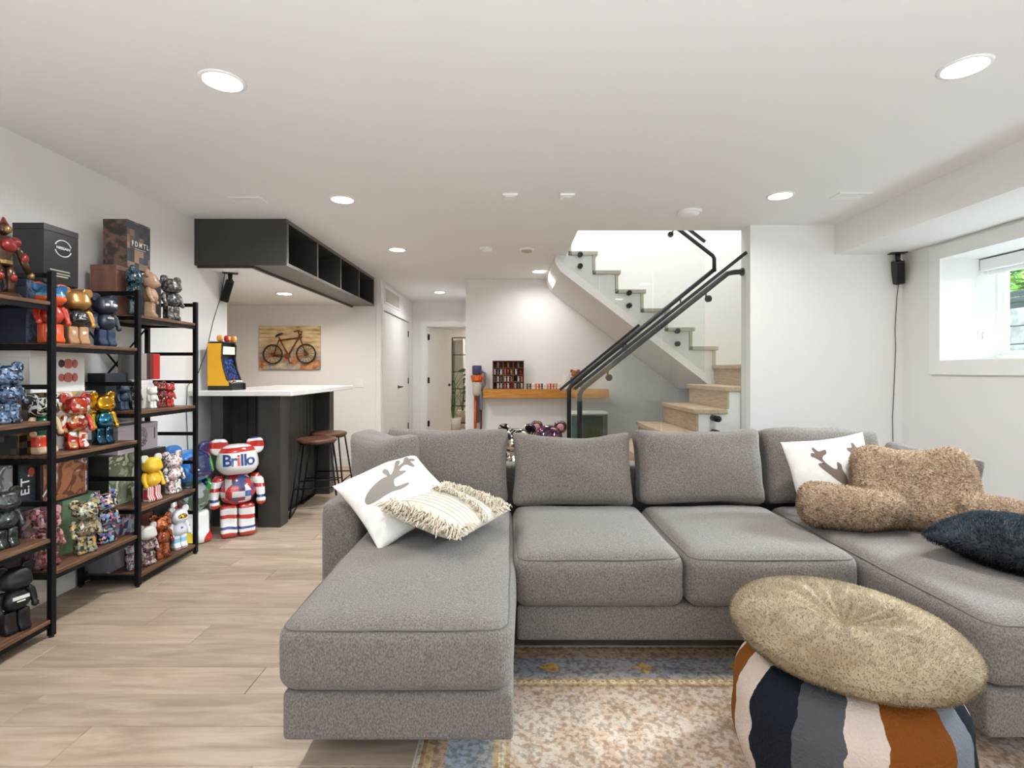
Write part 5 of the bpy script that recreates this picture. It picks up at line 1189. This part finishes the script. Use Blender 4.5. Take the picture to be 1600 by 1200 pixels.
# ------------------------------------------------------------------ striped pouf with a fluffy round cushion
def poufmat():
    m, t, b = nt('striped_knit'); tc = N(t, 'TexCoord'); gr = N(t, 'TexGradient', gradient_type='RADIAL')
    nz = N(t, 'TexNoise', inp={'Scale': 14, 'Detail': 3}); t.links.new(tc.outputs['Object'], nz.inputs[0])
    t.links.new(tc.outputs['Object'], gr.inputs[0])
    ad = N(t, 'Math', operation='MULTIPLY_ADD'); ad.inputs[1].default_value = .022; t.links.new(nz.outputs[0], ad.inputs[0]); t.links.new(gr.outputs['Fac'], ad.inputs[2])
    az = lambda d: ((d-180) % 360)/360+.011
    st = [(150, '7d4a1e'), (171, 'c9b8aa'), (189, '1c2127'), (215, '505254'), (238, 'c9b8aa'), (257, '7a4519'), (290, '777b82'), (309, '1c2127'), (330, 'c9b8aa')]
    st2 = sorted((az(a), c) for a, c in st)
    st2 = [(0, '505254' if 0 else st2[-1][1])]+st2 if st2[0][0] > 0 else st2
    ext = [(.52, '7d4a1e'), (.60, '1c2127'), (.68, 'c9b8aa'), (.76, '505254'), (.84, 'c9b8aa')]
    st2 = sorted(st2+[e for e in ext if .43 < e[0] < .9])
    c = ramp(t, ad.outputs[0], [c for _, c in st2], [p for p, _ in st2])
    t.links.new(c, b.inputs['Base Color']); b.inputs['Roughness'].default_value = .95; b.inputs['Specular IOR Level'].default_value = .1
    addbump(t, b, tc.outputs['Object'], 130, .6, .01); return m
PXc, PYc = .975, 1.55
po = thing('pouf', 'round knitted pouf with rust, cream, navy and grey stripes', 'pouf', (PXc, PYc, .0095))
prof = []
for k in range(15):
    a = k/14; z = .365*a; r = .30*(1-.20*abs(2*a-1)**3)
    prof.append((r, z))
pb = lathe(B(), [(0, 0)]+prof+[(0, .37)], 64)
for v_q in pb.verts:
    p = v_q.co; rr = math.hypot(p.x, p.y)
    if rr > .2:
        k = .010*math.sin(p.z*52+2.2*noise.noise(Vector((p.x*4, p.y*4, p.z*3))))+.008*noise.noise(p*9); p.x *= 1+k; p.y *= 1+k
obj('cover', pb, poufmat(), po, True, False)
FUR = mat('beige_fur', 'a8967a', .95, c2='8f7c60', vscale=7, spec=.1, sheen=.35)
fc = thing('round_cushion', 'fluffy beige round cushion with a dimpled centre on top of the pouf', 'cushion', (PXc+.005, PYc, .374), 0)
cb = lathe(B(), [(0, .0)]+[(.308*math.sin(a)**.7 if a < PI/2 else .312*math.sin(a)**.5, .075-.075*math.cos(a)) for a in [PI*k/30 for k in range(2, 29)]]+[(.03, .142), (0, .137)], 72)
for v_q in cb.verts:
    p = v_q.co; rr = math.hypot(p.x, p.y); an = math.atan2(p.y, p.x)
    if p.z > .075:
        p.z -= .055*math.exp(-(rr/.05)**2); p.z += .005*math.cos(13*an+3*noise.noise(Vector((math.cos(an), math.sin(an), 0))*2))*math.exp(-((rr-.12)/.09)**2)
        p.z += .012*noise.noise(Vector((p.x*5, p.y*5, 1)))
    w_ = 1+.010*math.cos(26*an)*max(0, (rr-.25)/.1)+.03*noise.noise(Vector((math.cos(an), math.sin(an), 3))); p.x *= w_; p.y *= w_
    p.z += .012*(rr/.36)*math.cos(an-2.4)
o = obj('cover', cb, FUR, fc, True, False)
f = surf_fur(o.data, 70000, .0075, .0010, 8, .25, .7, .06); f.materials.append(pilemat('beige_pile', 'a39378', '8d7d65')); obj('pile', f, None, fc, kind='stuff')
